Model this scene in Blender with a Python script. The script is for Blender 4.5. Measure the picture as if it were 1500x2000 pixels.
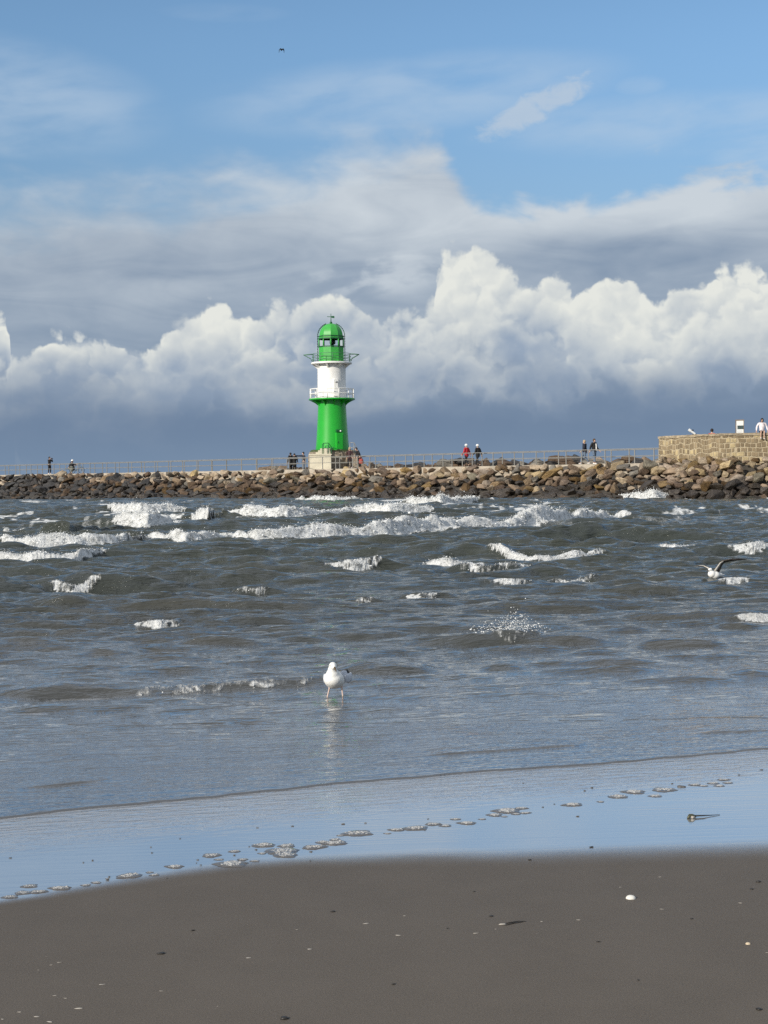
import bpy, bmesh, math, random
import numpy as np
from mathutils import Vector, Matrix, Euler

for o in list(bpy.data.objects):
    bpy.data.objects.remove(o, do_unlink=True)
SC = bpy.context.scene
COL = SC.collection
R = math.radians
random.seed(11)
rng = np.random.default_rng(5)

# ---------------------------------------------------------------- camera
EYE = 1.5
FPX = 3000.0
cam_d = bpy.data.cameras.new('camera')
cam_d.sensor_fit = 'VERTICAL'
cam_d.sensor_height = 36.0
cam_d.lens = 36.0 * FPX / 2000.0
cam_d.clip_start = 0.1
cam_d.clip_end = 60000.0
cam = bpy.data.objects.new('camera', cam_d)
COL.objects.link(cam)
PITCH, ROLL = 1.213, 0.65
cam_rot = Matrix.Rotation(R(90 - PITCH), 3, 'X') @ Matrix.Rotation(R(-ROLL), 3, 'Z')
cam.matrix_world = Matrix.Translation((0, 0, EYE)) @ cam_rot.to_4x4()
SC.camera = cam


def ray(px, py):
    """direction in the world of a point of the 1500 x 2000 photograph"""
    return (cam_rot @ Vector(((px - 750) / FPX, (1000 - py) / FPX, -1.0))).normalized()


def on_plane(px, py, z=0.0):
    d = ray(px, py)
    t = (z - EYE) / d.z
    return Vector((0, 0, EYE)) + d * t


def at_dist(px, py, dist):
    """point at the given depth (world Y)"""
    d = ray(px, py)
    return Vector((0, 0, EYE)) + d * (dist / d.y)


# ---------------------------------------------------------------- light
SUN_EL, SUN_LEFT = 23.0, 46.0          # degrees; sun stands behind the viewer, to the left
to_sun = Vector((-math.sin(R(SUN_LEFT)) * math.cos(R(SUN_EL)),
                 -math.cos(R(SUN_LEFT)) * math.cos(R(SUN_EL)), math.sin(R(SUN_EL))))
sun_d = bpy.data.lights.new('sun', 'SUN')
sun_d.energy = 4.4
sun_d.angle = R(0.5)
sun_d.color = (1.0, 0.93, 0.82)
sun = bpy.data.objects.new('sun', sun_d)
sun.rotation_euler = to_sun.to_track_quat('Z', 'Y').to_euler()
COL.objects.link(sun)
SC.view_settings.view_transform = 'Standard'
SC.view_settings.look = 'None'
SC.view_settings.exposure = 0.0
SC.view_settings.gamma = 1.0
SC.render.engine = 'CYCLES'
SC.cycles.use_denoising = False
SC.cycles.use_adaptive_sampling = True
SC.cycles.adaptive_threshold = 0.015
SC.cycles.sample_clamp_direct = 5.0
SC.cycles.sample_clamp_indirect = 2.0
SC.cycles.max_bounces = 6
SC.cycles.diffuse_bounces = 2
SC.cycles.glossy_bounces = 3
SC.cycles.transmission_bounces = 4


# ---------------------------------------------------------------- node helpers
def lin(r, g, b):
    f = lambda c: c / 12.92 if c <= 0.04045 else ((c + 0.055) / 1.055) ** 2.4
    return (f(r / 255), f(g / 255), f(b / 255), 1.0)


class Sk:
    """a socket (or number) that builds math nodes when it is used in arithmetic"""
    tree = None

    def __init__(self, s):
        self.s = s

    def _op(self, op, a, b=None, c=None, clamp=False):
        n = Sk.tree.nodes.new('ShaderNodeMath')
        n.operation = op
        n.use_clamp = clamp
        for i, v in enumerate((a, b, c)):
            if v is None:
                continue
            if isinstance(v, Sk):
                Sk.tree.links.new(v.s, n.inputs[i])
            else:
                n.inputs[i].default_value = float(v)
        return Sk(n.outputs[0])

    def __add__(self, o): return self._op('ADD', self, o)
    __radd__ = __add__
    def __sub__(self, o): return self._op('SUBTRACT', self, o)
    def __rsub__(self, o): return self._op('SUBTRACT', o, self)
    def __mul__(self, o): return self._op('MULTIPLY', self, o)
    __rmul__ = __mul__
    def __truediv__(self, o): return self._op('DIVIDE', self, o)
    def clamp(self): return self._op('ADD', self, 0.0, clamp=True)
    def pow(self, e): return self._op('POWER', self, e)
    def max(self, o): return self._op('MAXIMUM', self, o)
    def min(self, o): return self._op('MINIMUM', self, o)
    def abs(self): return self._op('ABSOLUTE', self)

    def step(self, a, b, lo=0.0, hi=1.0):
        n = Sk.tree.nodes.new('ShaderNodeMapRange')
        n.interpolation_type = 'SMOOTHSTEP'
        Sk.tree.links.new(self.s, n.inputs['Value'])
        for k, v in (('From Min', a), ('From Max', b), ('To Min', lo), ('To Max', hi)):
            if isinstance(v, Sk):
                Sk.tree.links.new(v.s, n.inputs[k])
            else:
                n.inputs[k].default_value = v
        return Sk(n.outputs[0])


def xyz(x, y, z):
    n = Sk.tree.nodes.new('ShaderNodeCombineXYZ')
    for i, v in enumerate((x, y, z)):
        if isinstance(v, Sk):
            Sk.tree.links.new(v.s, n.inputs[i])
        else:
            n.inputs[i].default_value = v
    return Sk(n.outputs[0])


FLAT = {'on': False}                                # textures of the sky live on the (azimuth, elevation) sphere: two dimensions are enough


def noise(vec, scale, detail=4.0, rough=0.5, lac=2.0, dist=0.0, out=0):
    n = Sk.tree.nodes.new('ShaderNodeTexNoise')
    if FLAT['on']:
        n.noise_dimensions = '2D'
    if vec is not None:
        Sk.tree.links.new(vec.s, n.inputs['Vector'])
    n.inputs['Scale'].default_value = scale
    n.inputs['Detail'].default_value = detail
    n.inputs['Roughness'].default_value = rough
    n.inputs['Lacunarity'].default_value = lac
    n.inputs['Distortion'].default_value = dist
    return Sk(n.outputs[out])


def voro(vec, scale, detail=0.0, rough=0.5, smooth=None, out=0, feature=None, rnd=1.0):
    n = Sk.tree.nodes.new('ShaderNodeTexVoronoi')
    if FLAT['on']:
        n.voronoi_dimensions = '2D'
    n.feature = feature or ('SMOOTH_F1' if smooth is not None else 'F1')
    Sk.tree.links.new(vec.s, n.inputs['Vector'])
    n.inputs['Scale'].default_value = scale
    if 'Detail' in n.inputs:
        n.inputs['Detail'].default_value = detail
        n.inputs['Roughness'].default_value = rough
    if smooth is not None:
        n.inputs['Smoothness'].default_value = smooth
    n.inputs['Randomness'].default_value = rnd
    return Sk(n.outputs[out])


def mix(fac, a, b, blend='MIX'):
    n = Sk.tree.nodes.new('ShaderNodeMix')
    n.data_type = 'RGBA'
    n.blend_type = blend
    for sock, v in ((n.inputs[0], fac), (n.inputs[6], a), (n.inputs[7], b)):
        if isinstance(v, Sk):
            Sk.tree.links.new(v.s, sock)
        elif isinstance(v, (int, float)):
            sock.default_value = v
        else:
            sock.default_value = v
    return Sk(n.outputs[2])


def curve(x, x0, x1, pts, y0=0.0, y1=1.0):
    """float curve through (x, y) points; x in x0..x1, y in y0..y1"""
    t = (x - x0) / (x1 - x0)
    n = Sk.tree.nodes.new('ShaderNodeFloatCurve')
    c = n.mapping.curves[0]
    pts = sorted(pts)
    while len(c.points) < len(pts):
        c.points.new(0.5, 0.5)
    for p, (a, b) in zip(c.points, pts):
        p.location = ((a - x0) / (x1 - x0), (b - y0) / (y1 - y0))
        p.handle_type = 'AUTO'
    n.mapping.update()
    Sk.tree.links.new(t.s, n.inputs['Value'])
    return Sk(n.outputs[0]) * (y1 - y0) + y0


def sep(vec):
    n = Sk.tree.nodes.new('ShaderNodeSeparateXYZ')
    Sk.tree.links.new(vec.s, n.inputs[0])
    return [Sk(o) for o in n.outputs]


# ---------------------------------------------------------------- sky
world = bpy.data.worlds.new('World')
SC.world = world
world.use_nodes = True
nt = world.node_tree
nt.nodes.clear()
Sk.tree = nt
SKY_STRENGTH = 0.1
FLAT['on'] = True
w_out = nt.nodes.new('ShaderNodeOutputWorld')
w_bg = nt.nodes.new('ShaderNodeBackground')
w_bg.inputs['Strength'].default_value = SKY_STRENGTH
nt.links.new(w_bg.outputs[0], w_out.inputs[0])
nish = nt.nodes.new('ShaderNodeTexSky')
nish.sky_type = 'NISHITA'
nish.sun_disc = False
nish.sun_elevation = R(SUN_EL)
nish.sun_rotation = R(180 + SUN_LEFT)
nish.altitude = 0.0
nish.air_density = 0.85
nish.dust_density = 0.25
nish.ozone_density = 2.6
tc = nt.nodes.new('ShaderNodeTexCoord')
gx, gy, gz = sep(Sk(tc.outputs['Generated']))
AZ = gx._op('ARCTAN2', gx, gy)
EL = gz._op('ARCSINE', gz)
U, V = AZ * 1000.0, EL * 1000.0                   # milliradians: azimuth, elevation


def uv(px, py):
    d = ray(px, py)
    return math.atan2(d.x, d.y) * 1000, math.asin(d.z) * 1000


def sky_col(r, g, b):
    c = lin(r, g, b)
    return (c[0] / SKY_STRENGTH, c[1] / SKY_STRENGTH, c[2] / SKY_STRENGTH, 1)


def prof(pts, y0=-20.0, y1=330.0):
    p = [uv(*q) for q in pts]
    return curve(U, -330.0, 330.0, [(-330, p[0][1])] + p + [(330, p[-1][1])], y0, y1)


def blob(px, py, rx, ry, slope=0.0):
    """soft elliptical weight round a direction (radii in photo px)"""
    u0, v0 = uv(px, py)
    a = (U - u0) / (rx / 3.0)
    b = (V - v0 - (U - u0) * slope) / (ry / 3.0)
    return (a * a + b * b).step(1.0, 0.0)


# clear sky
col = mix(1.0, Sk(nish.outputs[0]), mix(V.step(120.0, 290.0), (1.02, 1.02, 0.98, 1), (1.30, 1.42, 1.38, 1)), 'MULTIPLY')
# broken bright cloud added overhead, out of view, for ambient light and ripple reflections
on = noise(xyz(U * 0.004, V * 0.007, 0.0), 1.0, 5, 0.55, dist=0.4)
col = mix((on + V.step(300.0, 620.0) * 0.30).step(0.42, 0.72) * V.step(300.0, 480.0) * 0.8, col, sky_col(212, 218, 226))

# thin high wisps
wn = noise(xyz(U * 0.016, V * 0.05 - U * 0.004, 0.0), 1.0, 5, 0.5, dist=0.15)
wisp = (blob(20, 185, 330, 120, -0.10) * 0.85).max(blob(800, 185, 480, 85, 0.07) * 0.75)
wisp = wisp.max(blob(1330, 240, 460, 70, 0.0) * 0.7).max(blob(50, 275, 150, 40) * 0.7)
wisp = wisp.max(blob(1490, 264, 150, 30) * 1.0).max(blob(1490, 300, 120, 40) * 0.8).max(blob(1250, 168, 60, 24) * 0.5)
wisp = wisp.max(blob(660, 225, 110, 34) * 0.45).max(blob(440, 25, 140, 20) * 0.3)
wisp = (wisp * wn.step(0.10, 0.78)).clamp()
col = mix(wisp * 0.62, col, sky_col(190, 207, 224))
pn = noise(xyz(U * 0.05, V * 0.09, 7.7), 1.0, 5, 0.6, dist=0.3)
puff = blob(1045, 210, 150, 40, 0.42)
puff = (puff * 0.9 + (pn - 0.5) * 1.8).step(0.15, 0.95) * puff.step(0.0, 0.25)
col = mix(puff * 0.75, col, sky_col(186, 201, 217))

# layered stratus deck
dn = noise(xyz(U * 0.012, V * 0.035, 0.0), 1.0, 6, 0.52, dist=0.4)
dn2 = noise(xyz(U * 0.026, V * 0.05, 0.0), 1.0, 4, 0.5, dist=0.2)
T2 = prof([(0, 392), (120, 378), (300, 368), (430, 350), (520, 325), (620, 298), (700, 278), (800, 268), (850, 285),
           (885, 330), (935, 392), (985, 402), (1100, 388), (1240, 365), (1330, 347), (1450, 338), (1500, 345)])
dE = T2 - V + (dn - 0.5) * 46 + (dn2 - 0.5) * 40
soft = curve(U, -330.0, 330.0, [(-330, 42), (-120, 40), (-40, 38), (20, 30), (60, 15), (330, 15)], 0.0, 60.0)
deck = dE.step(soft * -0.55, soft)
fall = curve(V, 0.0, 330.0, [(0, 0.26), (60, 0.24), (105, 0.28), (130, 0.36), (150, 0.52), (172, 0.70), (195, 0.78), (240, 0.84), (330, 0.84)])
streak = noise(xyz(U * 0.010, V * 0.045, 0.0), 1.0, 4, 0.5, dist=0.7)
bright = fall + (streak - 0.5) * 0.62 + (dn2 - 0.5) * 0.34 + blob(640, 370, 240, 150) * 0.08
bright = bright + blob(1230, 400, 480, 62, 0.06) * 0.24 + blob(800, 450, 330, 80) * 0.14 - blob(1180, 505, 420, 60) * 0.14
bright = bright + blob(730, 540, 190, 50, 0.1) * 0.36 * dn2.step(0.40, 0.62) + blob(290, 570, 130, 34) * 0.16 - blob(300, 480, 420, 40, 0.02) * 0.12
deckc = mix(bright.clamp(), sky_col(121, 141, 166), sky_col(203, 211, 218))
col = mix(deck * 0.96, col, deckc)


# cumulus towers: height field of billows, lit from the upper left
def cumulus(col, top_pts, seed, size, amp, base_y, lit, shade, foot, edge=3.0, gain=1.0, alpha=1.0, dim=0.0):
    T = prof(top_pts)
    wr, wg, wb = sep(noise(xyz(U * 0.045 + seed, V * 0.045, 0.0), 1.0, 3, 0.55, out=1))
    pu = U / size + (wr - 0.5) * 0.9 + seed * 3.7
    pv = V / size + (wg - 0.5) * 0.9

    def h(du, dv):
        d = voro(xyz(pu + du, pv + dv, 0.0), 1.0, 2.2, 0.36)
        return 1.0 - d * d
    h0 = h(0, 0)
    h1 = h(-0.14, 0.16)
    big = noise(xyz(U * 0.02 + seed, V * 0.026, 0.0), 1.0, 3, 0.5)
    fine = noise(xyz(U * 0.20, V * 0.20, 0.0), 1.0, 4, 0.55)
    E = T - V + ((h0 - 0.72) * amp).max(-amp * 0.40) + (fine - 0.5) * 6.0
    dens = E.step(-edge, edge)
    depth = E.step(0.0, base_y, 1.0, 0.0)                 # 1 at the crown, 0 at the foot
    emb = ((h0 - h1) * 1.25 * gain).max(-0.5).min(0.6)
    b = 0.16 + depth * 0.62 + emb * (0.10 + depth * 0.36) + (big - 0.5) * 1.15 + (fine - 0.5) * 0.16 - dim - hollow
    c = mix(b.clamp(), shade, lit)
    c = mix(E.step(base_y * 0.45, base_y * 1.1), c, foot)
    return mix(dens * E.step(base_y * 1.45, base_y * 0.45) * alpha, col, c)


hollow = blob(690, 690, 170, 110) * 0.34 + blob(1055, 690, 130, 100) * 0.40 + blob(200, 742, 430, 75) * 0.42 + blob(560, 690, 120, 90) * 0.15
hollow = hollow - blob(915, 610, 90, 140) * 0.20 - blob(1190, 600, 130, 110) * 0.16 - blob(1430, 600, 120, 110) * 0.14 - blob(425, 620, 60, 60) * 0.1
LIT, SHADE, FOOT = sky_col(229, 231, 225), sky_col(152, 168, 188), sky_col(128, 146, 169)
TOPS = [(0, 690), (60, 680), (120, 655), (200, 652), (262, 672), (330, 645), (385, 600), (435, 588), (482, 622),
        (520, 600), (600, 588), (660, 574), (715, 598), (770, 622), (812, 612), (843, 588), (856, 520), (872, 486),
        (905, 474), (945, 488), (985, 528), (1040, 550), (1075, 540), (1120, 562), (1180, 532), (1240, 540), (1285, 588),
        (1330, 560), (1400, 532), (1460, 525), (1500, 530)]
col = cumulus(col, TOPS, 1.7, 22.0, 17.0, 66.0, LIT, SHADE, FOOT, edge=3.4)
col = cumulus(col, [(-40, 640), (0, 618), (14, 630), (22, 700), (40, 900), (1500, 900)], 4.4, 14.0, 8.0, 40.0, LIT, SHADE, FOOT, edge=3.0)
col = cumulus(col, [(0, 712), (100, 700), (180, 716), (280, 720), (330, 665), (400, 630), (460, 652), (505, 690), (600, 668), (690, 660),
                    (750, 690), (800, 668), (860, 590), (920, 566), (1000, 600), (1060, 640), (1140, 610), (1200, 600),
                    (1260, 650), (1320, 640), (1390, 596), (1500, 590)],
              6.1, 24.0, 26.0, 56.0, LIT, SHADE, FOOT, edge=7.0, gain=0.9, alpha=0.9, dim=0.05)
col = cumulus(col, [(0, 745), (150, 735), (300, 760), (420, 700), (520, 730), (640, 745), (780, 720), (850, 660), (960, 680),
                    (1080, 700), (1180, 655), (1250, 700), (1320, 690), (1400, 650), (1500, 650)],
              9.3, 26.0, 30.0, 44.0, LIT, SHADE, FOOT, edge=12.0, gain=0.7, alpha=0.8, dim=0.22)
# rain-grey air below the cumulus and towards the horizon
gn = noise(xyz(U * 0.012 + 3.0, V * 0.03, 0.0), 1.0, 4, 0.5)
low = (V + (gn - 0.5) * 34).step(86.0, 28.0)
lowc = mix(V.step(6.0, 40.0), sky_col(117, 139, 165), sky_col(110, 131, 158))
col = mix(low * 0.94, col, lowc)
col = mix(V.step(2.0, -14.0), col, sky_col(96, 112, 130))
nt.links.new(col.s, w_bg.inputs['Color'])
FLAT['on'] = False
world.cycles.sampling_method = 'MANUAL'
world.cycles.sample_map_resolution = 512

# ---------------------------------------------------------------- object helpers
def tag(o, label=None, cat=None, group=None, kind=None):
    if label: o['label'] = label
    if cat: o['category'] = cat
    if group: o['group'] = group
    if kind: o['kind'] = kind
    return o


def link(o, parent=None):
    COL.objects.link(o)
    if parent is not None:
        o.parent = parent
    return o


def empty(name, loc=(0, 0, 0), rz=0.0):
    o = bpy.data.objects.new(name, None)
    o.empty_display_size = 0.2
    o.location = loc
    o.rotation_euler = (0, 0, rz)
    return link(o)


def mesh_np(name, verts, faces, mats, parent=None, smooth=True, midx=None):
    """mesh object from numpy arrays; faces an (n, k) array"""
    me = bpy.data.meshes.new(name)
    verts = np.asarray(verts, dtype=np.float32)
    faces = np.asarray(faces, dtype=np.int32)
    n, k = faces.shape
    me.vertices.add(len(verts))
    me.vertices.foreach_set('co', verts.ravel())
    me.loops.add(n * k)
    me.loops.foreach_set('vertex_index', faces.ravel())
    me.polygons.add(n)
    me.polygons.foreach_set('loop_start', np.arange(0, n * k, k, dtype=np.int32))
    me.polygons.foreach_set('use_smooth', np.full(n, smooth, dtype=bool))
    for m in (mats if isinstance(mats, (list, tuple)) else [mats]):
        me.materials.append(m)
    if midx is not None:
        me.polygons.foreach_set('material_index', np.asarray(midx, dtype=np.int32))
    me.update(calc_edges=True)
    return link(bpy.data.objects.new(name, me), parent)


def mesh_bm(name, bm, mat, parent=None, smooth=False):
    me = bpy.data.meshes.new(name)
    bmesh.ops.recalc_face_normals(bm, faces=bm.faces[:])
    bm.to_mesh(me)
    bm.free()
    for p in me.polygons:
        p.use_smooth = smooth
    for m in (mat if isinstance(mat, (list, tuple)) else [mat]):
        me.materials.append(m)
    return link(bpy.data.objects.new(name, me), parent)


def add_box(bm, lo, hi, M=None):
    r = bmesh.ops.create_cube(bm, size=1.0)
    lo, hi = Vector(lo), Vector(hi)
    T = Matrix.Translation((lo + hi) / 2) @ Matrix.Diagonal((*(hi - lo), 1.0))
    if M is not None:
        T = M @ T
    bmesh.ops.transform(bm, matrix=T, verts=r['verts'])
    return r['verts']


def add_tube(bm, pts, rad, seg=8, cap=True):
    """a round bar through points; rad a number or one per point"""
    pts = [Vector(p) for p in pts]
    n = len(pts)
    rads = rad if isinstance(rad, (list, tuple)) else [rad] * n
    rings, up = [], None
    for i, p in enumerate(pts):
        d = (pts[min(i + 1, n - 1)] - pts[max(i - 1, 0)]).normalized()
        if up is None:
            up = Vector((0, 0, 1)) if abs(d.z) < 0.9 else Vector((0, 1, 0))
        s = d.cross(up)
        s = s.normalized() if s.length > 1e-6 else d.orthogonal().normalized()
        u = s.cross(d).normalized()
        up = u
        rings.append([bm.verts.new(p + (s * math.cos(2 * math.pi * k / seg) + u * math.sin(2 * math.pi * k / seg)) * rads[i])
                      for k in range(seg)])
    for a, b in zip(rings, rings[1:]):
        for k in range(seg):
            bm.faces.new((a[k], a[(k + 1) % seg], b[(k + 1) % seg], b[k]))
    if cap:
        bm.faces.new(rings[0][::-1])
        bm.faces.new(rings[-1])
    return rings


def add_lathe(bm, prof, seg=48, M=None, a0=0.0, a1=2 * math.pi):
    """surface of revolution of (radius, z) pairs"""
    full = abs(a1 - a0 - 2 * math.pi) < 1e-6
    cnt = seg if full else seg + 1
    rings = []
    for r, z in prof:
        ring = []
        for k in range(cnt):
            a = a0 + (a1 - a0) * k / seg
            v = Vector((r * math.cos(a), r * math.sin(a), z))
            ring.append(bm.verts.new(M @ v if M is not None else v))
        rings.append(ring)
    for A, B in zip(rings, rings[1:]):
        for k in range(seg):
            k2 = (k + 1) % cnt
            bm.faces.new((A[k], A[k2], B[k2], B[k]))
    return rings


def material(name, base, rough=0.6, metal=0.0, spec=0.5, coat=0.0, var=0.0, vscale=4.0, bump=0.0, bscale=20.0, coords='Object', ior=None):
    """principled material with a little procedural variation of colour and relief"""
    m = bpy.data.materials.new(name)
    m.use_nodes = True
    t = m.node_tree
    Sk.tree = t
    p = t.nodes['Principled BSDF']
    p.inputs['Roughness'].default_value = rough
    p.inputs['Metallic'].default_value = metal
    p.inputs['Specular IOR Level'].default_value = spec
    p.inputs['Coat Weight'].default_value = coat
    if ior: p.inputs['IOR'].default_value = ior
    base = tuple(base[:3]) + (1.0,)
    tcn = t.nodes.new('ShaderNodeTexCoord')
    vec = Sk(tcn.outputs[coords])
    if var:
        n = noise(vec, vscale, 5, 0.6)
        c = mix(n.step(0.25, 0.75), tuple(b * (1 - var) for b in base[:3]) + (1,), tuple(min(1, b * (1 + var)) for b in base[:3]) + (1,))
        t.links.new(c.s, p.inputs['Base Color'])
    else:
        p.inputs['Base Color'].default_value = base
    if bump:
        bn = t.nodes.new('ShaderNodeBump')
        bn.inputs['Strength'].default_value = 1.0
        bn.inputs['Distance'].default_value = bump
        t.links.new(noise(vec, bscale, 5, 0.6).s, bn.inputs['Height'])
        t.links.new(bn.outputs[0], p.inputs['Normal'])
    return m


# numpy value noise -------------------------------------------------
def _hash(ix, iy, seed):
    h = (ix.astype(np.int64) * 374761393 + iy.astype(np.int64) * 668265263 + seed * 1442695041) & 0xFFFFFFFF
    h = ((h ^ (h >> 13)) * 1274126177) & 0xFFFFFFFF
    return ((h ^ (h >> 16)) & 0xFFFF) / 65535.0


def vnoise(x, y, seed=0, octaves=1, rough=0.5):
    tot, amp, norm = 0.0, 1.0, 0.0
    for o in range(octaves):
        fx, fy = np.floor(x), np.floor(y)
        tx, ty = x - fx, y - fy
        tx = tx * tx * (3 - 2 * tx)
        ty = ty * ty * (3 - 2 * ty)
        s = seed + o * 17
        v = (_hash(fx, fy, s) * (1 - tx) + _hash(fx + 1, fy, s) * tx) * (1 - ty) + \
            (_hash(fx, fy + 1, s) * (1 - tx) + _hash(fx + 1, fy + 1, s) * tx) * ty
        tot = tot + v * amp
        norm += amp
        amp *= rough
        x, y = x * 2.03 + 5.1, y * 2.03 + 1.7
    return tot / norm


def sstep(a, b, x):
    t = np.clip((x - a) / (b - a), 0, 1)
    return t * t * (3 - 2 * t)


# ---------------------------------------------------------------- beach
def world_line(pts, z=0.0):
    """photo points on the shore -> sorted (X, Y) in the world"""
    return sorted([tuple(on_plane(px, py, z)[:2]) for px, py in pts])


WET = world_line([(0, 1758), (120, 1737), (250, 1716), (400, 1693), (550, 1676), (700, 1668), (850, 1660), (1000, 1655), (1200, 1647), (1500, 1640)])
FRONT = world_line([(0, 1600), (150, 1583), (330, 1566), (500, 1550), (660, 1532), (830, 1518), (1000, 1505), (1180, 1493), (1350, 1478), (1500, 1464)])


def extend(line, m=1.0):
    (x0, y0), (x1, y1), (x2, y2), (x3, y3) = line[0], line[1], line[-2], line[-1]
    sl, sr = (y1 - y0) / (x1 - x0), (y3 - y2) / (x3 - x2)
    return [(-8.0, y0 + sl * (-8 - x0) * m)] + line + [(8.0, y3 + sr * (8 - x3) * m)]


def beach_material():
    m = bpy.data.materials.new('wet_sand')
    m.use_nodes = True
    t = m.node_tree
    Sk.tree = t
    p = t.nodes['Principled BSDF']
    tcn = t.nodes.new('ShaderNodeTexCoord')
    P = Sk(tcn.outputs['Object'])
    x, y, z = sep(P)
    yb = curve(x, -8.0, 8.0, extend(WET, 0.4), 0.0, 16.0)
    yf = curve(x, -8.0, 8.0, extend(FRONT, 0.8), 0.0, 16.0)
    n1 = noise(xyz(x * 0.9, y * 2.4, 0.0), 1.0, 6, 0.6)
    s = y - yb + (n1 - 0.5) * 0.16
    soft = x.step(-1.6, 1.2)
    wet = s.step(soft * -0.26 - 0.10, 0.06)                               # 1 where a film of water stands on the sand
    damp = s.step(-2.2, 0.0)
    grain = noise(P, 170.0, 5, 0.8)
    mott = noise(P, 3.0, 6, 0.6)
    sand = mix(grain.step(0.25, 0.75), (0.086, 0.073, 0.060, 1), (0.150, 0.128, 0.106, 1))
    sand = mix((mott.step(0.3, 0.7) * 0.35), sand, (0.145, 0.124, 0.103, 1))
    sand = mix(damp * 0.25, sand, (0.085, 0.077, 0.071, 1))
    streaks = noise(xyz(x * 1.2 - y * 1.0, y * 9.0 - x * 2.0, 0.0), 1.0, 5, 0.6)
    pale = (streaks.step(0.66, 0.80) * noise(P, 0.9, 2, 0.5).step(0.52, 0.66))
    sand = mix(pale * 0.35, sand, (0.24, 0.21, 0.18, 1))     # scattered pale streaks
    mir = wet.step(0.55, 1.0) * 0.34
    sand = mix(mir, sand, (0.80, 0.80, 0.79, 1))       # base colour paled and part metal, boosting the film's sky sheen
    t.links.new(mir.s, p.inputs['Metallic'])
    t.links.new(sand.s, p.inputs['Base Color'])
    rough = wet.step(0.0, 1.0, 0.60, 0.10)
    t.links.new(rough.s, p.inputs['Roughness'])
    t.links.new(wet.step(0.0, 1.0, 0.10, 1.0).s, p.inputs['Specular IOR Level'])
    t.links.new(wet.step(0.3, 1.0, 1.35, 2.4).s, p.inputs['IOR'])
    t.links.new(wet.s, p.inputs['Coat Weight'])              # standing film of water
    p.inputs['Coat Roughness'].default_value = 0.09
    p.inputs['Coat IOR'].default_value = 2.3
    # relief: grains on the bare sand, small ripples where the film deepens
    rip = noise(xyz(x * 6.0, y * 22.0 - x * 6.0, 0.0), 1.0, 4, 0.6, dist=0.5)
    deep = (y - yf).step(-1.05, 0.1)
    lines = noise(xyz(x * 1.1, y * 36.0 - x * 3.0, 0.0), 1.0, 3, 0.5)
    hgt = grain * (1.0 - wet) * 0.0015 + mott * (1.0 - wet) * 0.004 + rip * deep * wet * 0.0130 + lines * wet * 0.00075
    b = t.nodes.new('ShaderNodeBump')
    b.inputs['Distance'].default_value = 1.0
    b.inputs['Strength'].default_value = 1.0
    t.links.new(hgt.s, b.inputs['Height'])
    t.links.new(b.outputs[0], p.inputs['Normal'])
    t.links.new(b.outputs[0], p.inputs['Coat Normal'])
    return m


bx = np.concatenate([[-400, -100, -30], np.linspace(-8, 8, 61), [30, 100, 400]])
by = np.concatenate([[-300, -60, -10], np.linspace(-2, 16, 61), [30, 60, 100, 180]])
GX, GY = np.meshgrid(bx, by)
GZ = -0.03 * sstep(9.0, 14.0, GY) - 0.02 * np.clip(GY - 12, 0, 60) + 0.06 * sstep(3.0, -8.0, GY) * 3
nr, nc = GX.shape
idx = np.arange(nr * nc).reshape(nr, nc)
quads = np.stack([idx[:-1, :-1], idx[:-1, 1:], idx[1:, 1:], idx[1:, :-1]], -1).reshape(-1, 4)
beach = mesh_np('beach', np.stack([GX, GY, GZ], -1).reshape(-1, 3), quads, beach_material())
tag(beach, kind='structure')

# ---------------------------------------------------------------- sea
rows = np.concatenate([np.arange(6.0, 9.4, 0.010), np.arange(9.4, 20, 0.032), np.arange(20, 45, 0.06), np.arange(45, 82, 0.09),
                       np.arange(82, 135, 0.22), 135 * 1.12 ** np.arange(0, 52)])
tc_ = np.concatenate([-np.geomspace(0.34, 6, 24)[::-1], np.linspace(-0.33, 0.33, 800), np.geomspace(0.34, 6, 24)])
WY, T_ = np.meshgrid(rows, tc_, indexing='ij')
WX = WY * T_
dens_fan = (np.abs(T_) < 0.335)
space = np.maximum(np.gradient(rows)[:, None], WY * (0.66 / 800))      # sample spacing

fx, fy = zip(*extend(FRONT, 0.8))
yfront = np.interp(WX, fx, fy)
sfront = WY - yfront + (vnoise(WX * 6, WX * 0 + 3, 5, 3) - 0.5) * 0.05
offshore = WY - np.interp(WX, fx, fy)                                   # metres seaward of the swash line
Z = np.zeros_like(WX)
# random sea: many wave trains, higher with the depth
wr = np.random.default_rng(21)
gain_far = sstep(2.2, 22, offshore)
gain_near = sstep(0.3, 4.0, offshore)
for k in range(84):
    lam = 0.16 * (46.0 ** (k / 83.0))                                   # 0.16 .. 7.4 m
    ang = wr.normal(0.18, 0.42)
    dx, dy = math.sin(ang), -math.cos(ang)
    kk = 2 * math.pi / lam
    amp = 0.0075 * lam ** 0.95 * (0.6 + 0.8 * wr.random())
    ph = wr.random() * 7
    w = np.exp(-(2.4 * space / lam) ** 2)
    amp *= 1.0 + 0.75 * math.exp(-(math.log(lam / 0.7) / 0.85) ** 2)
    amp *= 1.0 if lam < 1.6 else 0.55
    g = gain_far if lam > 0.9 else (0.30 * gain_near + 0.70 * gain_far)
    arg = kk * (WX * dx + WY * dy) + ph
    wv_ = np.sin(arg)
    Z += amp * g * w * (wv_ + 0.35 * np.cos(2 * arg + 1.2))
patch = vnoise(WX * 0.25, WY * 0.2, 8, 2)
Z *= 0.55 + 0.9 * patch
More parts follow.
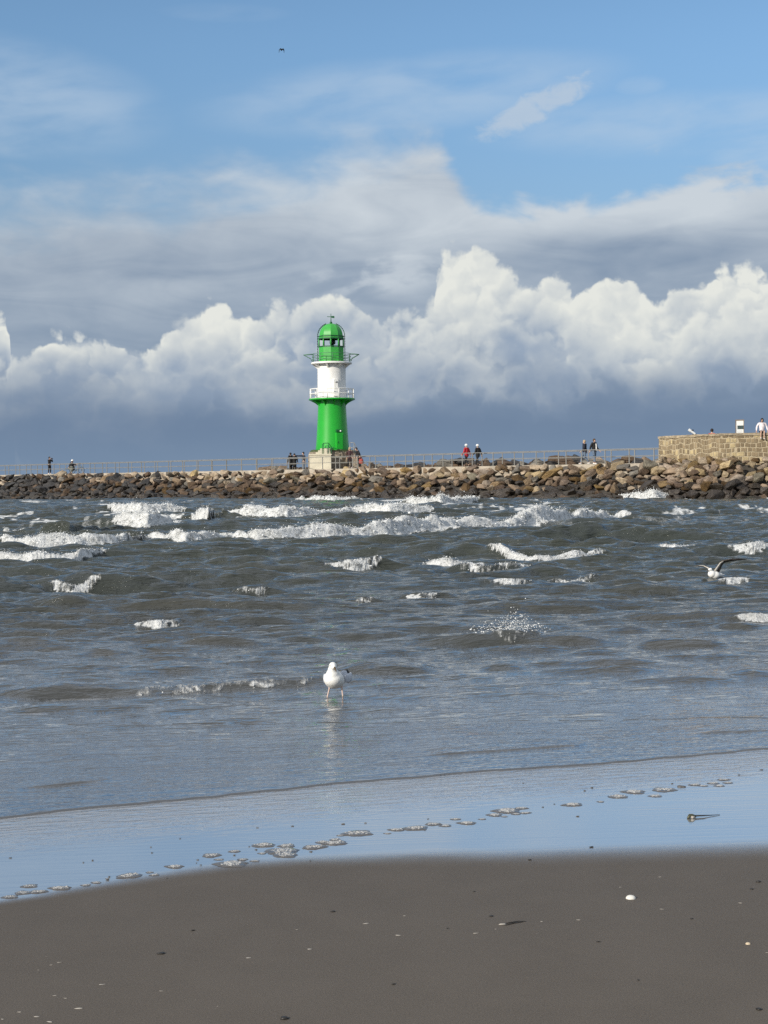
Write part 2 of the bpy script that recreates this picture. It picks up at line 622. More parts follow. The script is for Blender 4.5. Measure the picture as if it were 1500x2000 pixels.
# gusty ripples close in
rpl = vnoise(WX * 5, WY * 16 - WX * 3, 31, 3) - 0.5
Z += rpl * 0.010 * gain_near * np.exp(-(space / 0.08) ** 2)
foam = np.zeros_like(WX)
SPRAY = []                                                              # blobs of foam thrown up by the breakers


def breaker(pts, foam_amt=1.0, back=1.1, ragged=0.25, x_fade=0.28, lump=1.0, hmul=1.0):
    """a wave: photo points (px, py of its foot, py of its crest); foam on its seen face"""
    global Z, foam
    P = []
    for px, yb, yt in pts:
        g = on_plane(px, yb, 0.0)
        P.append((g.x, g.y, (yb - yt) * g.y / FPX))
    P.sort()
    X, Y, H = (np.array(v) for v in zip(*P))
    r0, r1 = max(0, np.searchsorted(rows, Y.min() - 2.5)), np.searchsorted(rows, Y.max() + 6)
    sx, sy = WX[r0:r1], WY[r0:r1]
    yc = np.interp(sx, X, Y)
    hmul = hmul * (0.68 if foam_amt == 0 else 0.62)
    hh = np.interp(sx, X, H) * hmul
    wdt = X[-1] - X[0]
    yc = yc + (vnoise(sx * 1.7 / max(0.3, hh.max()) * 0.3, sx * 0, int(Y[0] * 7), 3) - 0.5) * hh * 1.4
    f = max(0.15, wdt * x_fade)
    env = sstep(X[0] - f * 0.4, X[0] + f, sx) * sstep(X[-1] + f * 0.4, X[-1] - f, sx)
    hs_ = max(0.3, hh.max())
    wob = 0.70 + 0.55 * vnoise(sx * 0.8 / hs_, sy * 0.1, int(Y[0] * 11) + 3, 2, 0.4)
    ext = min(2.6, max(0.75 * wdt, 1.6 * H.max()))
    env_h = sstep(X[0] - ext, X[0] + 0.25 * wdt, sx) * sstep(X[-1] + ext, X[-1] - 0.25 * wdt, sx)
    hgt = hh * (env_h if foam_amt > 0 else env) * wob
    s = sy - yc
    front = (2.3 if foam_amt == 0 else 1.5) * np.maximum(hgt, 0.05)
    prof_ = np.where(s < front, sstep(0, 1, s / front), np.exp(-((s - front) / (back * np.maximum(hh, .1) * 2.2)) ** 2))
    prof_ = np.where(s < 0, 0, prof_)
    trough = -0.18 * np.exp(-((s + front * 0.8) / (front * 0.9 + 0.02)) ** 2)
    add = hgt * (prof_ + trough)
    if foam_amt > 0:
        sc = 1.0 / max(0.25, float(H.max()))
        fn = vnoise(sx * 2.2 * sc, s * 2.2 * sc, int(Y[0] * 13), 4, 0.6)
        u = np.clip((sx - X[0] + 0.05 * wdt) / (1.10 * wdt), -0.15, 1.15)
        env_x = np.clip(1.0 - np.abs(2 * u - 1) ** (4.5 if wdt < 6 else 14), -0.5, 1)
        s2 = s / front + (vnoise(sx * 2.6 * sc, sy * 2.6 * sc, int(Y[0] * 19) + 5, 3, 0.6) - 0.5) * 0.9
        half = (0.95 + 0.6 * ragged) * np.maximum(env_x, 0.0) ** 0.55 + 0.04
        body = sstep(1.25, 0.55, np.abs(s2 - 0.75) / half * np.where(s2 > 0.75, 0.7, 1.0))
        fn2 = vnoise(sx * 7.0 * sc, s * 7.0 * sc, int(Y[0] * 17) + 2, 3, 0.6)
        cover = body * foam_amt * (1.0 if Y.mean() > 36 else 0.90) * np.clip(0.60 + 0.45 * env_x, 0, 1.05)
        fm = sstep(0.36 + ragged * 0.22, 0.70 + ragged * 0.25, cover * (0.46 + 0.56 * fn + 0.46 * fn2)) * (env_x > -0.5)
        foam[r0:r1] = np.maximum(foam[r0:r1], fm * (0.55 + 0.45 * fn2))
        # turbulent lumps
        l1 = np.abs(vnoise(sx * 5.0 * sc, s * 5.0 * sc, 77, 3, 0.6) - 0.5) * 2
        l2 = vnoise(sx * 13 * sc, s * 13 * sc, 78, 2)
        add = add + fm * lump * hgt * (0.24 * (0.5 - l1) + 0.14 * (l2 - 0.4))
    Z[r0:r1] += add
    if foam_amt > 0:
        w = fm * (np.abs(T_[r0:r1]) < 0.32)
        cand = np.argwhere(w > 0.15)
        area = (space[r0:r1] * np.gradient(rows)[r0:r1, None] * w)[w > 0.15]
        if len(cand):
            n = int(min(7000, area.sum() * 520 * foam_amt * (30.0 / Y.mean()) ** 0.6))
            pick = wr.choice(len(cand), n, p=area / area.sum())
            i, j = cand[pick, 0], cand[pick, 1]
            hz = hgt[i, j]
            crest = np.exp(-((s[i, j] - front[i, j]) / (0.5 * front[i, j] + 0.02)) ** 2)
            up = wr.exponential(1.0, n) * hz * (0.03 + 0.12 * crest) * lump
            rad = np.clip(wr.lognormal(-0.1, 0.5, n) * 0.00020 * Y.mean() * (1 - 0.45 * np.minimum(1, up / (0.35 * hz + .01))), 0.003, 0.035)
            SPRAY.append(np.stack([sx[i, j] + wr.normal(0, .03, n), sy[i, j] + wr.normal(0, .03, n), Z[r0:r1][i, j] + up, rad], -1))


B = breaker
# far, by the rocks
B([(215, 1001, 984), (270, 1004, 974), (352, 1002, 978)], foam_amt=1.1, hmul=1.1)
B([(440, 1013, 995), (560, 1013, 991), (690, 1007, 990)], ragged=0.2, foam_amt=1.15, hmul=1.2)
B([(685, 1005, 984), (760, 1008, 980), (842, 1005, 984)], foam_amt=1.15, hmul=1.1, ragged=0.2)
B([(795, 987, 968), (860, 989, 962), (932, 985, 966)], foam_amt=1.15, hmul=1.1, ragged=0.2)
B([(928, 968, 956), (953, 966, 952)])
B([(1212, 976, 963), (1280, 977, 958), (1342, 975, 963)], foam_amt=1.1, hmul=1.2, ragged=0.2)
B([(585, 978, 968), (640, 979, 966), (700, 978, 969)], foam_amt=0.8, ragged=0.45)
B([(1110, 981, 973), (1145, 980, 972)], foam_amt=0.8, ragged=0.45)
B([(0, 968, 962), (50, 970, 962), (110, 969, 964)], foam_amt=0.75, ragged=0.4)
B([(372, 1016, 994), (405, 1020, 983), (432, 1014, 990)], foam_amt=0.85, ragged=0.3)
B([(1340, 1002, 988), (1400, 1003, 980), (1480, 1002, 988)], foam_amt=0.0)
# middle row
B([(220, 1037, 1014), (285, 1038, 1005), (356, 1033, 1012)], foam_amt=1.05, hmul=1.1)
B([(40, 1047, 1026), (130, 1049, 1012), (240, 1042, 1014)], foam_amt=0.5, ragged=0.5)
B([(0, 1040, 1030), (50, 1044, 1024)], foam_amt=0.7, ragged=0.3)
B([(430, 1052, 1036), (500, 1058, 1030), (620, 1054, 1024), (760, 1047, 1018), (850, 1041, 1012), (940, 1036, 1010),
   (1010, 1033, 998), (1080, 1027, 990), (1140, 1021, 988), (1205, 1014, 992)], x_fade=0.04, ragged=0.10, foam_amt=1.25, hmul=1.25)
B([(0, 1066, 1046), (60, 1073, 1048), (150, 1071, 1044), (240, 1066, 1042), (285, 1058, 1042)], x_fade=0.06, ragged=0.15, foam_amt=1.2, hmul=1.3)
B([(275, 1056, 1041), (360, 1061, 1039), (450, 1055, 1040)], ragged=0.25, foam_amt=1.1, hmul=1.1)
B([(-40, 1098, 1078), (60, 1102, 1076), (140, 1100, 1074), (196, 1092, 1076)], ragged=0.15, foam_amt=1.2, hmul=1.3)
B([(1020, 1060, 1034), (1120, 1058, 1020), (1250, 1058, 1026), (1520, 1058, 1036)], foam_amt=0.0, back=2.0)
# nearer, half-broken
B([(400, 1124, 1108), (520, 1126, 1100), (640, 1122, 1098), (740, 1118, 1096), (830, 1114, 1100)], foam_amt=0.0, back=1.6)
B([(632, 1118, 1098), (690, 1120, 1090), (745, 1116, 1098)], foam_amt=0.85, ragged=0.3, hmul=0.7)
B([(825, 1108, 1090), (880, 1110, 1080), (948, 1106, 1084)], foam_amt=0.9, ragged=0.25)
B([(950, 1088, 1074), (1000, 1092, 1064), (1050, 1094, 1076), (1120, 1092, 1070), (1178, 1088, 1070)], foam_amt=0.9, ragged=0.25)
B([(890, 1124, 1112), (960, 1124, 1108), (1045, 1120, 1106)], foam_amt=0.75, ragged=0.4)
B([(955, 1143, 1134), (1000, 1144, 1130), (1038, 1141, 1132)], foam_amt=0.8, ragged=0.35)
B([(1070, 1137, 1126), (1120, 1138, 1124), (1172, 1134, 1120)], foam_amt=0.75, ragged=0.4)
B([(1262, 1076, 1066), (1320, 1078, 1060), (1365, 1075, 1066)], foam_amt=0.8, ragged=0.35)
B([(1420, 1084, 1072), (1470, 1084, 1066), (1530, 1080, 1066)], foam_amt=0.85, ragged=0.3)
B([(95, 1150, 1136), (140, 1152, 1130), (195, 1148, 1138)], foam_amt=0.85, ragged=0.3)
B([(100, 1148, 1136), (250, 1150, 1126), (400, 1148, 1138)], foam_amt=0.0, back=1.6)
B([(262, 1224, 1210), (310, 1226, 1206), (352, 1222, 1212)], foam_amt=0.85, ragged=0.3)
B([(380, 1222, 1208), (470, 1222, 1203), (570, 1220, 1210)], foam_amt=0.0, back=1.6)
B([(790, 1170, 1158), (830, 1171, 1152), (860, 1168, 1158)], foam_amt=0.8, ragged=0.35)
B([(455, 1156, 1147), (500, 1156, 1144), (530, 1154, 1147)], foam_amt=0.7, ragged=0.4)
B([(690, 1182, 1174), (715, 1182, 1168), (735, 1181, 1174)], foam_amt=0.7, ragged=0.4)
B([(1200, 1214, 1200), (1320, 1216, 1194), (1420, 1216, 1194), (1540, 1214, 1196)], foam_amt=0.0, back=1.8)
B([(1435, 1218, 1204), (1480, 1219, 1196), (1540, 1216, 1200)], foam_amt=0.85, ragged=0.25)
B([(780, 1262, 1248), (920, 1265, 1240), (1080, 1264, 1240), (1230, 1260, 1248)], foam_amt=0.0, back=1.8)
B([(930, 1258, 1244), (1000, 1263, 1236), (1068, 1256, 1240)], foam_amt=0.66, ragged=0.5, hmul=0.5, lump=0.5)
B([(1230, 1268, 1258), (1330, 1268, 1252), (1440, 1266, 1258)], foam_amt=0.0, back=1.8)
B([(340, 1262, 1254), (420, 1262, 1250), (500, 1260, 1254)], foam_amt=0.0, back=1.8)
B([(640, 1322, 1312), (720, 1324, 1300), (800, 1320, 1302), (870, 1316, 1308)], foam_amt=0.0, back=1.6)
B([(-30, 1366, 1354), (60, 1366, 1348), (160, 1362, 1352)], foam_amt=0.0, back=1.6)
B([(235, 1360, 1346), (330, 1360, 1338), (440, 1352, 1332), (560, 1346, 1326), (640, 1340, 1322)], foam_amt=0.74, ragged=0.55, lump=0.6, x_fade=0.15, hmul=0.6)
B([(1400, 1144, 1134), (1430, 1144, 1130), (1465, 1142, 1134)], foam_amt=0.8, ragged=0.35)
B([(-40, 1367, 1353), (150, 1365, 1350), (400, 1355, 1337), (640, 1343, 1325), (780, 1337, 1325)], foam_amt=0.0, back=2.2, hmul=0.55)
B([(-40, 1128, 1112), (120, 1130, 1106), (330, 1128, 1112)], foam_amt=0.0, back=2.2)
B([(560, 1088, 1074), (740, 1090, 1066), (930, 1086, 1072)], foam_amt=0.0, back=2.2)
B([(300, 1196, 1184), (480, 1198, 1178), (660, 1194, 1182)], foam_amt=0.0, back=2.2)
B([(880, 1196, 1184), (1050, 1198, 1176), (1210, 1194, 1182)], foam_amt=0.0, back=2.2)
B([(60, 1195, 1186), (120, 1196, 1180), (180, 1195, 1188)], foam_amt=0.0)
B([(1000, 1345, 1339), (1200, 1340, 1332), (1520, 1330, 1322)], foam_amt=0.0, back=2.0)
for k in range(34):                                                     # small nameless wavelets
    px_, py_ = wr.uniform(-60, 1560), wr.uniform(985, 1330)
    w_ = wr.uniform(60, 170)
    h_ = wr.uniform(5, 12) * (0.8 + 0.4 * (py_ - 985) / 345)
    B([(px_ - w_, py_, py_ - h_ * 0.4), (px_, py_ + 2, py_ - h_), (px_ + w_, py_ - 2, py_ - h_ * 0.4)], foam_amt=0.0, back=1.8)
# thin lines of the last swash sheets
for line, hgt in (([(0, 1549), (120, 1538), (250, 1520)], 0.006), ([(560, 1520), (640, 1508), (700, 1500)], 0.004),
                  ([(800, 1483), (960, 1472), (1170, 1455)], 0.007), ([(1340, 1438), (1440, 1434), (1540, 1429)], 0.007),
                  ([(600, 1492), (700, 1484)], 0.004)):
    L = world_line(line)
    lx, ly = zip(*L)
    s = WY - np.interp(WX, lx, ly) + (vnoise(WX * 5, WX * 0, 9, 2) - 0.5) * 0.05
    env = sstep(lx[0], lx[0] + 0.25, WX) * sstep(lx[-1], lx[-1] - 0.25, WX)
    Z += 1.7 * hgt * env * sstep(0, 0.009, s) * np.exp(-np.maximum(s, 0) / 0.8)
# scattered flecks among the breakers
far = sstep(34, 60, WY) * sstep(140, 110, WY)
fl = vnoise(WX * 0.8, WY * 0.22, 41, 4, 0.65)
fl2 = vnoise(WX * 0.12, WY * 0.05, 43, 2)
foam = np.maximum(foam, 0.75 * far * sstep(0.60, 0.70, fl + 0.35 * (fl2 - 0.5)))
# the sheet thins to nothing at the swash line
edge = sstep(0.0, 0.012, sfront)
Z = np.where(sfront > 0, Z * sstep(0.0, 0.8, sfront), 0)
Z += -0.012 + (0.012 + 0.0075) * edge + 0.012 * sstep(0.3, 5.0, offshore)
nr, nc = WX.shape
idx = np.arange(nr * nc).reshape(nr, nc)
quads = np.stack([idx[:-1, :-1], idx[:-1, 1:], idx[1:, 1:], idx[1:, :-1]], -1).reshape(-1, 4)
keep = (sfront > -0.25)
kq = keep.reshape(-1)[quads].any(axis=1)
quads = quads[kq]
used = np.zeros(nr * nc, bool)
used[quads.ravel()] = True
remap = np.cumsum(used) - 1


def sea_material():
    m = bpy.data.materials.new('sea_water')
    m.use_nodes = True
    t = m.node_tree
    Sk.tree = t
    p = t.nodes['Principled BSDF']
    tcn = t.nodes.new('ShaderNodeTexCoord')
    P = Sk(tcn.outputs['Object'])
    x, y, z = sep(P)
    at = t.nodes.new('ShaderNodeAttribute')
    at.attribute_name = 'foam'
    F = Sk(at.outputs['Fac'])
    sh = t.nodes.new('ShaderNodeAttribute')
    sh.attribute_name = 'shallow'
    S = Sk(sh.outputs['Fac'])
    fn = noise(P, 5.0, 6, 0.7)
    fine = noise(P, 26.0, 4, 0.7)
    fm = (F + (fn - 0.5) * 0.8 + (fine - 0.5) * 0.6).step(0.26, 0.92) * F.step(0.02, 0.25)
    depth = y.step(8.0, 30.0)
    n = noise(xyz(x * 0.2, y * 0.12, 0.0), 1.0, 3, 0.5)
    w = mix(depth, (0.060, 0.056, 0.048, 1), (0.046, 0.050, 0.038, 1))
    w = mix(n.step(0.3, 0.7) * 0.5, w, (0.028, 0.038, 0.040, 1))
    w = mix(S, w, (0.030, 0.029, 0.028, 1))
    fc = mix((fine * 0.55 + fn * 0.45).step(0.26, 0.58), (0.27, 0.285, 0.285, 1), (0.82, 0.82, 0.80, 1))
    t.links.new(mix(fm * (fn.step(0.25, 0.6) * 0.35 + 0.65), w, fc).s, p.inputs['Base Color'])
    t.links.new(fm.step(0.0, 1.0, 0.07, 0.8).s, p.inputs['Roughness'])
    p.inputs['IOR'].default_value = 1.333
    # wind ripples
    ra = noise(xyz(x * 5.0, y * 17.0 - x * 4.0, z * 26.0), 1.0, 3, 0.6, dist=0.4)
    rb = noise(xyz(x * 2.2 + 4.0, y * 7.0 - x * 1.2, z * 14.0), 1.0, 4, 0.6, dist=0.4)
    rc = noise(xyz(x * 0.9 + 9.0, y * 2.6 - x * 0.3, z * 7.0), 1.0, 4, 0.6, dist=0.3)
    gust = noise(xyz(x * 0.35, y * 0.35, 3.0), 1.0, 2, 0.5).step(0.25, 0.75, 0.7, 1.25)
    calm = 1.0 - S * 0.60
    hgt = (ra * 0.025 + rb * 0.046 * y.step(7.0, 12.0, 0.35, 1.0)) * gust * calm + rc * 0.14 * y.step(8.5, 20.0)
    hgt = hgt * (1.0 - fm) + fm * (fn * 0.10 + fine * 0.05)
    b = t.nodes.new('ShaderNodeBump')
    b.inputs['Distance'].default_value = 1.0
    b.inputs['Strength'].default_value = 1.0
    t.links.new(hgt.s, b.inputs['Height'])
    t.links.new(b.outputs[0], p.inputs['Normal'])
    t.links.new(b.outputs[0], p.inputs['Coat Normal'])
    t.links.new(((1.0 - fm) * y.step(9.5, 18.0, 1.0, 0.0)).s, p.inputs['Coat Weight'])
    t.links.new((S * 0.95 + 1.42).s, p.inputs['Coat IOR'])
    p.inputs['Coat Roughness'].default_value = 0.06
    return m


sea = mesh_np('sea', np.stack([WX, WY, Z], -1).reshape(-1, 3)[used], remap[quads], sea_material())
fa = sea.data.attributes.new('foam', 'FLOAT', 'POINT')
fa.data.foreach_set('value', foam.reshape(-1)[used].astype(np.float32))
sa = sea.data.attributes.new('shallow', 'FLOAT', 'POINT')
sa.data.foreach_set('value', np.exp(-np.maximum(offshore, 0) / 1.3).reshape(-1)[used].astype(np.float32))
tag(sea, kind='structure')


def sea_height(x, y):
    i = int(np.clip(np.searchsorted(rows, y), 1, len(rows) - 1))
    j = int(np.clip(np.searchsorted(tc_, x / y), 1, len(tc_) - 1))
    return float(Z[i, j])

# splash where a wave strikes a hidden stone
_c = on_plane(1005, 1256)
n = 900
a_ = wr.normal(0, 1, n)
px_ = _c.x + 0.12 * a_ + np.where(wr.random(n) < 0.3, wr.uniform(-0.30, 0.18, n), 0)
up_ = np.abs(wr.normal(0, 0.085, n)) * np.exp(-(a_ / 1.9) ** 2) + wr.random(n) * 0.03
py_ = _c.y + wr.normal(0.06, 0.09, n)
SPRAY.append(np.stack([px_, py_, 0.05 + up_, np.clip(wr.lognormal(-5.55, 0.45, n) * (1 - up_ * 1.2), 0.0018, 0.008)], -1))
tops = wr.uniform(-0.30, 0.30, 60)
SPRAY.append(np.stack([_c.x + tops, _c.y + wr.normal(0.06, 0.1, 60), 0.12 + wr.random(60) * 0.20 * np.exp(-(tops / .2) ** 2), wr.uniform(0.002, 0.0055, 60)], -1))


def foam_material(name='foam_white'):
    return material(name, (0.72, 0.73, 0.72), rough=0.55, var=0.28, vscale=5.0)


def spheres(name, data, mat):
    """many small lumpy blobs in ONE mesh; data rows x, y, z, radius"""
    bm = bmesh.new()
    bmesh.ops.create_icosphere(bm, subdivisions=1, radius=1.0)
    bv = np.array([v.co[:] for v in bm.verts])
    bf = np.array([[v.index for v in f.verts] for f in bm.faces])
    bm.free()
    n = len(data)
    jit = 1 + wr.uniform(-0.3, 0.3, (n, len(bv), 1))
    st = np.stack([wr.uniform(0.8, 1.7, n), wr.uniform(0.8, 1.3, n), wr.uniform(0.6, 1.2, n)], -1)
    V_ = bv[None] * jit * data[:, None, 3:4] * st[:, None, :] + data[:, None, :3]
    F_ = bf[None] + (np.arange(n) * len(bv))[:, None, None]
    return mesh_np(name, V_.reshape(-1, 3), F_.reshape(-1, 3), mat, smooth=True)


spray = spheres('sea_spray', np.concatenate(SPRAY), foam_material())
tag(spray, 'white foam and spray thrown up by the breaking waves', None, kind='stuff')
print('SPRAY', sum(len(q) for q in SPRAY))

# ---------------------------------------------------------------- the mole (breakwater)
P0 = Vector((14.6, 107.0, 0.0))
TL = Vector((-0.725, 0.688, 0.0)).normalized()          # along the mole, to the left and away
NV = Vector((-TL.y, TL.x, 0.0))                          # towards the viewer's side
if NV.y > 0:
    NV = -NV
WALK_Z = 2.40


def mole(a, b, z=0.0):
    v = P0 + TL * a + NV * b
    return Vector((v.x, v.y, z))


def mole_ab(px, dist_b):
    """a-coordinate on the line b = dist_b seen in photo column px (near the horizon row)"""
    d = ray(px, 930)
    k = d.x / d.y
    q = P0 + NV * dist_b
    return (k * q.y - q.x) / (TL.x - k * TL.y)


concrete = material('pale_concrete', (0.40, 0.35, 0.28), rough=0.85, var=0.25, vscale=1.2, bump=0.02, bscale=6)
steel = material('galvanised_steel', (0.28, 0.27, 0.245), rough=0.45, metal=0.35, var=0.2, vscale=3)
A_MIN, A_MAX = -5.6, 112.0

# walkway slab and the core of the bank
bm = bmesh.new()
MM = Matrix((( TL.x, NV.x, 0, P0.x), (TL.y, NV.y, 0, P0.y), (0, 0, 1, 0), (0, 0, 0, 1)))
add_box(bm, (A_MIN, -3.6, 1.55), (A_MAX, 0.30, WALK_Z), MM)
walk = mesh_bm('walkway', bm, concrete)
tag(walk, kind='structure')
rubble = material('dark_rubble', (0.055, 0.048, 0.040), rough=0.9, var=0.5, vscale=1.5, bump=0.1, bscale=3)
bm = bmesh.new()
prof_pts = [(-9.5, -1.0), (-6.0, 1.0), (-5.0, 2.18), (-3.62, 2.2), (-3.62, 1.4), (0.32, 1.4), (0.32, 1.70), (1.0, 1.45), (2.6, 0.75), (4.4, -0.1), (6.0, -1.2)]
ringA = [bm.verts.new(mole(A_MIN - 0.3, b, z)) for b, z in prof_pts]
ringB = [bm.verts.new(mole(A_MAX, b, z)) for b, z in prof_pts]
for k in range(len(prof_pts) - 1):
    bm.faces.new((ringA[k], ringA[k + 1], ringB[k + 1], ringB[k]))
berm = []
_w1 = Vector((19.0, 106.0, 0)); _k2 = ray(1405, 900); _k3 = ray(1760, 900)
_w2 = Vector((_k2.x / _k2.y * 100.0, 100.0, 0)); _w3 = Vector((_k3.x / _k3.y * 98.5, 98.5, 0))
for q, n_ in ((_w1, Vector((-.90, -.42, 0))), (_w2, Vector((-.5, -.87, 0)).normalized()), (_w3, Vector((0, -1, 0)))):
    berm.append([bm.verts.new(Vector((q.x, q.y, 0)) + n_ * o + Vector((0, 0, z))) for o, z in ((0.0, 2.2), (0.5, 2.0), (2.4, 1.0), (5.2, -0.5), (6.5, -1.4))])
for A_, B_ in zip(berm, berm[1:]):
    for k in range(4):
        bm.faces.new((A_[k], A_[k + 1], B_[k + 1], B_[k]))
core = mesh_bm('breakwater_core', bm, rubble)
tag(core, kind='structure')

# ---- boulders
def rock_mesh(name, seed):
    """an angular block: hull of scattered points with chipped edges"""
    r = random.Random(seed)
    bm = bmesh.new()
    for _ in range(r.randint(11, 17)):
        v = Vector((r.gauss(0, 1), r.gauss(0, 1), r.gauss(0, 1))).normalized()
        m = max(abs(v.x), abs(v.y), abs(v.z))
        bm.verts.new(v * (1 - 0.45) + v / m * 0.45 * 0.9)
    bmesh.ops.convex_hull(bm, input=bm.verts[:])
    for v in [v for v in bm.verts if not v.link_faces]:
        bm.verts.remove(v)
    bmesh.ops.dissolve_limit(bm, angle_limit=R(14), verts=bm.verts[:], edges=bm.edges[:])
    bmesh.ops.bevel(bm, geom=bm.edges[:], offset=0.07, segments=1, affect='EDGES', profile=0.6)
    bmesh.ops.triangulate(bm, faces=bm.faces[:])
    bmesh.ops.recalc_face_normals(bm, faces=bm.faces[:])
    me = bpy.data.meshes.new(name)
    bm.to_mesh(me)
    bm.free()
    me.materials.append(None)
    return me


def rock_material(name, base, wet=0.0):
    m = bpy.data.materials.new(name)
    m.use_nodes = True
    t = m.node_tree
    Sk.tree = t
    p = t.nodes['Principled BSDF']
    tcn = t.nodes.new('ShaderNodeTexCoord')
    P = Sk(tcn.outputs['Object'])
    oi = t.nodes.new('ShaderNodeObjectInfo')
    rnd = Sk(oi.outputs['Random'])
    q = sep(P)
    vec = xyz(q[0] + rnd * 40, q[1], q[2])
    n = noise(vec, 1.3, 6, 0.65)
    n2 = noise(vec, 5.0, 5, 0.65)
    b = base
    c = mix(n.step(0.3, 0.7), (b[0] * 0.62, b[1] * 0.60, b[2] * 0.60, 1), (min(1, b[0] * 1.30), min(1, b[1] * 1.28), min(1, b[2] * 1.25), 1))
    c = mix(n2.step(0.45, 0.75) * 0.4, c, (b[0] * 0.55, b[1] * 0.5, b[2] * 0.45, 1))
    hs = t.nodes.new('ShaderNodeHueSaturation')
    t.links.new((rnd * 0.02 + 0.492).s, hs.inputs['Hue'])
    t.links.new((rnd.pow(1.7) * 0.5 + 0.7).s, hs.inputs['Saturation'])
    t.links.new(((rnd * 7.3)._op('FRACT', rnd * 7.3) * 0.65 + 0.72).s, hs.inputs['Value'])
    t.links.new(c.s, hs.inputs['Color'])
    t.links.new(hs.outputs[0], p.inputs['Base Color'])
    p.inputs['Roughness'].default_value = 0.45 if wet else 0.85
    p.inputs['Specular IOR Level'].default_value = 0.5 if wet else 0.25
    bn = t.nodes.new('ShaderNodeBump')
    bn.inputs['Distance'].default_value = 0.12
    bn.inputs['Strength'].default_value = 1.0
    t.links.new(noise(vec, 4.0, 6, 0.65).s, bn.inputs['Height'])
    t.links.new(bn.outputs[0], p.inputs['Normal'])
    return m


ROCKS = [rock_mesh('boulder', 100 + k) for k in range(22)]
RMAT = {'pale': rock_material('pale_tan_stone', (0.36, 0.275, 0.175)), 'tan': rock_material('tan_stone', (0.235, 0.160, 0.092)),
        'grey': rock_material('grey_stone', (0.165, 0.148, 0.118)), 'brown': rock_material('brown_stone', (0.100, 0.062, 0.033)),
        'dark': rock_material('dark_wet_stone', (0.036, 0.025, 0.015), wet=1), 'slate': rock_material('slate_grey_stone', (0.055, 0.053, 0.052))}
WORDS = {'pale': 'pale sandy', 'tan': 'tan sandstone', 'grey': 'grey granite', 'brown': 'rusty brown', 'dark': 'dark wet', 'slate': 'slate grey'}
# path of the top of the stone slope, left to right: along the walkway, then round the stone wall
W1 = Vector((19.0, 106.0, 0))
_d = ray(1405, 900); W2 = Vector((_d.x / _d.y * 100.0, 100.0, 0))
_d = ray(1700, 900); W3 = Vector((_d.x / _d.y * 98.5, 98.5, 0))
rr = random.Random(77)
cands = []


def lay(a, row, place, zt, walled):
    """one boulder of the slope; row 0 is the topmost"""
    size = rr.uniform(0.26, 0.47) * (1.0 if row else 0.95)
    if rr.random() < 0.15:
        size *= 1.35
    off = 0.40 + row * 0.62 + rr.uniform(-0.25, 0.25)
    z = zt - 0.05 - (0.30 if walled else 0.0) * 0 - row * (0.345 if not walled else 0.40) + rr.uniform(-0.14, 0.14) - size * 0.30
    p = place(off)
    left = max(0.0, min(1.0, (a - 34) / 28))                 # the far left end is built of darker stone
    u = rr.random()
    if row <= (3 if walled else 1):
        kind = 'pale' if u < 0.42 else 'tan' if u < 0.72 else 'grey' if u < 0.86 else 'brown'
    elif row <= 2:
        kind = 'tan' if u < 0.36 else 'grey' if u < 0.56 else 'brown' if u < 0.86 else 'pale'
    elif row <= 4:
        kind = 'brown' if u < 0.50 else 'dark' if u < 0.86 else 'tan'
    else:
        kind = 'dark' if u < 0.93 else 'brown'
    if rr.random() < left * 0.85:
        kind = 'slate' if rr.random() < 0.55 else ('brown' if rr.random() < 0.5 else 'dark')
    if a < 24 and row <= 4 and kind in ('grey', 'brown', 'dark') and rr.random() < 0.6 - 0.1 * row:
        kind = rr.choice(['pale', 'tan', 'tan'])              # towards the wall the stone is paler and warmer
    cands.append(dict(p=Vector((p.x, p.y, z)), s=size, kind=kind, row=row, a=a, walled=walled, back=False))


a = -7.0
for row in range(8):
    a = -8.5 + rr.uniform(0, 0.6)
    while a < 92:
        lay(a, row, lambda off, a=a: mole(a, off), 2.30, False)
        a += rr.uniform(0.55, 0.9)
for (A_, B_) in ((W1, W2), (W2, W3)):
    L = (B_ - A_).length
    t_ = (B_ - A_).normalized()
    nrm = Vector((t_.y, -t_.x, 0))
    if nrm.y > 0: nrm = -nrm
    for row in range(9):
        q = rr.uniform(0, 0.6)
        while q < L + 0.5:
            pos = A_ + t_ * q
            lay(-9 - q, row, lambda off, pos=pos: pos + nrm * (off + 0.25), 2.62, True)
            q += rr.uniform(0.55, 0.88)
for ang in range(-150, -60, 11):                          # round the corner of the wall
    for row in range(9):
        dv = Vector((math.cos(R(ang)), math.sin(R(ang)), 0))
        lay(-16, row, lambda off, dv=dv: W2 + dv * (off + 0.15 + rr.uniform(-.2, .2)), 2.55, True)
for q_ in range(60):                                      # and where the wall meets the slope of the mole
    e_ = rr.random()
    pos = W1.lerp(W2, rr.random())
    row = rr.randint(1, 7)
    lay(-12, row, lambda off, pos=pos: pos + Vector((-0.80, -0.60, 0)) * off, 2.5, True)
# stones piled on the lee side, their tops showing over the walkway
for px0, px1, zt, cnt in ((470, 512, 2.35, 2), (515, 604, 2.75, 8), (705, 745, 2.75, 4), (745, 870, 2.75, 10), (868, 912, 3.15, 5), (912, 1000, 2.85, 8),
                          (1000, 1085, 2.85, 8), (1085, 1135, 3.20, 5), (1135, 1290, 2.85, 12)):
    for k in range(cnt):
        px = px0 + (px1 - px0) * (k + 0.5 + rr.uniform(-0.3, 0.3)) / cnt
        b = -4.7 - rr.uniform(0, 1.2)
        aa = mole_ab(px, b)
        size = rr.uniform(0.55, 0.85)
        z = zt - size * 0.62 + rr.uniform(-0.15, 0.12)
        cands.append(dict(p=mole(aa, b, z), s=size, kind=rr.choice(['grey', 'brown', 'slate', 'tan', 'brown']), row=0, a=aa, walled=False, back=True))


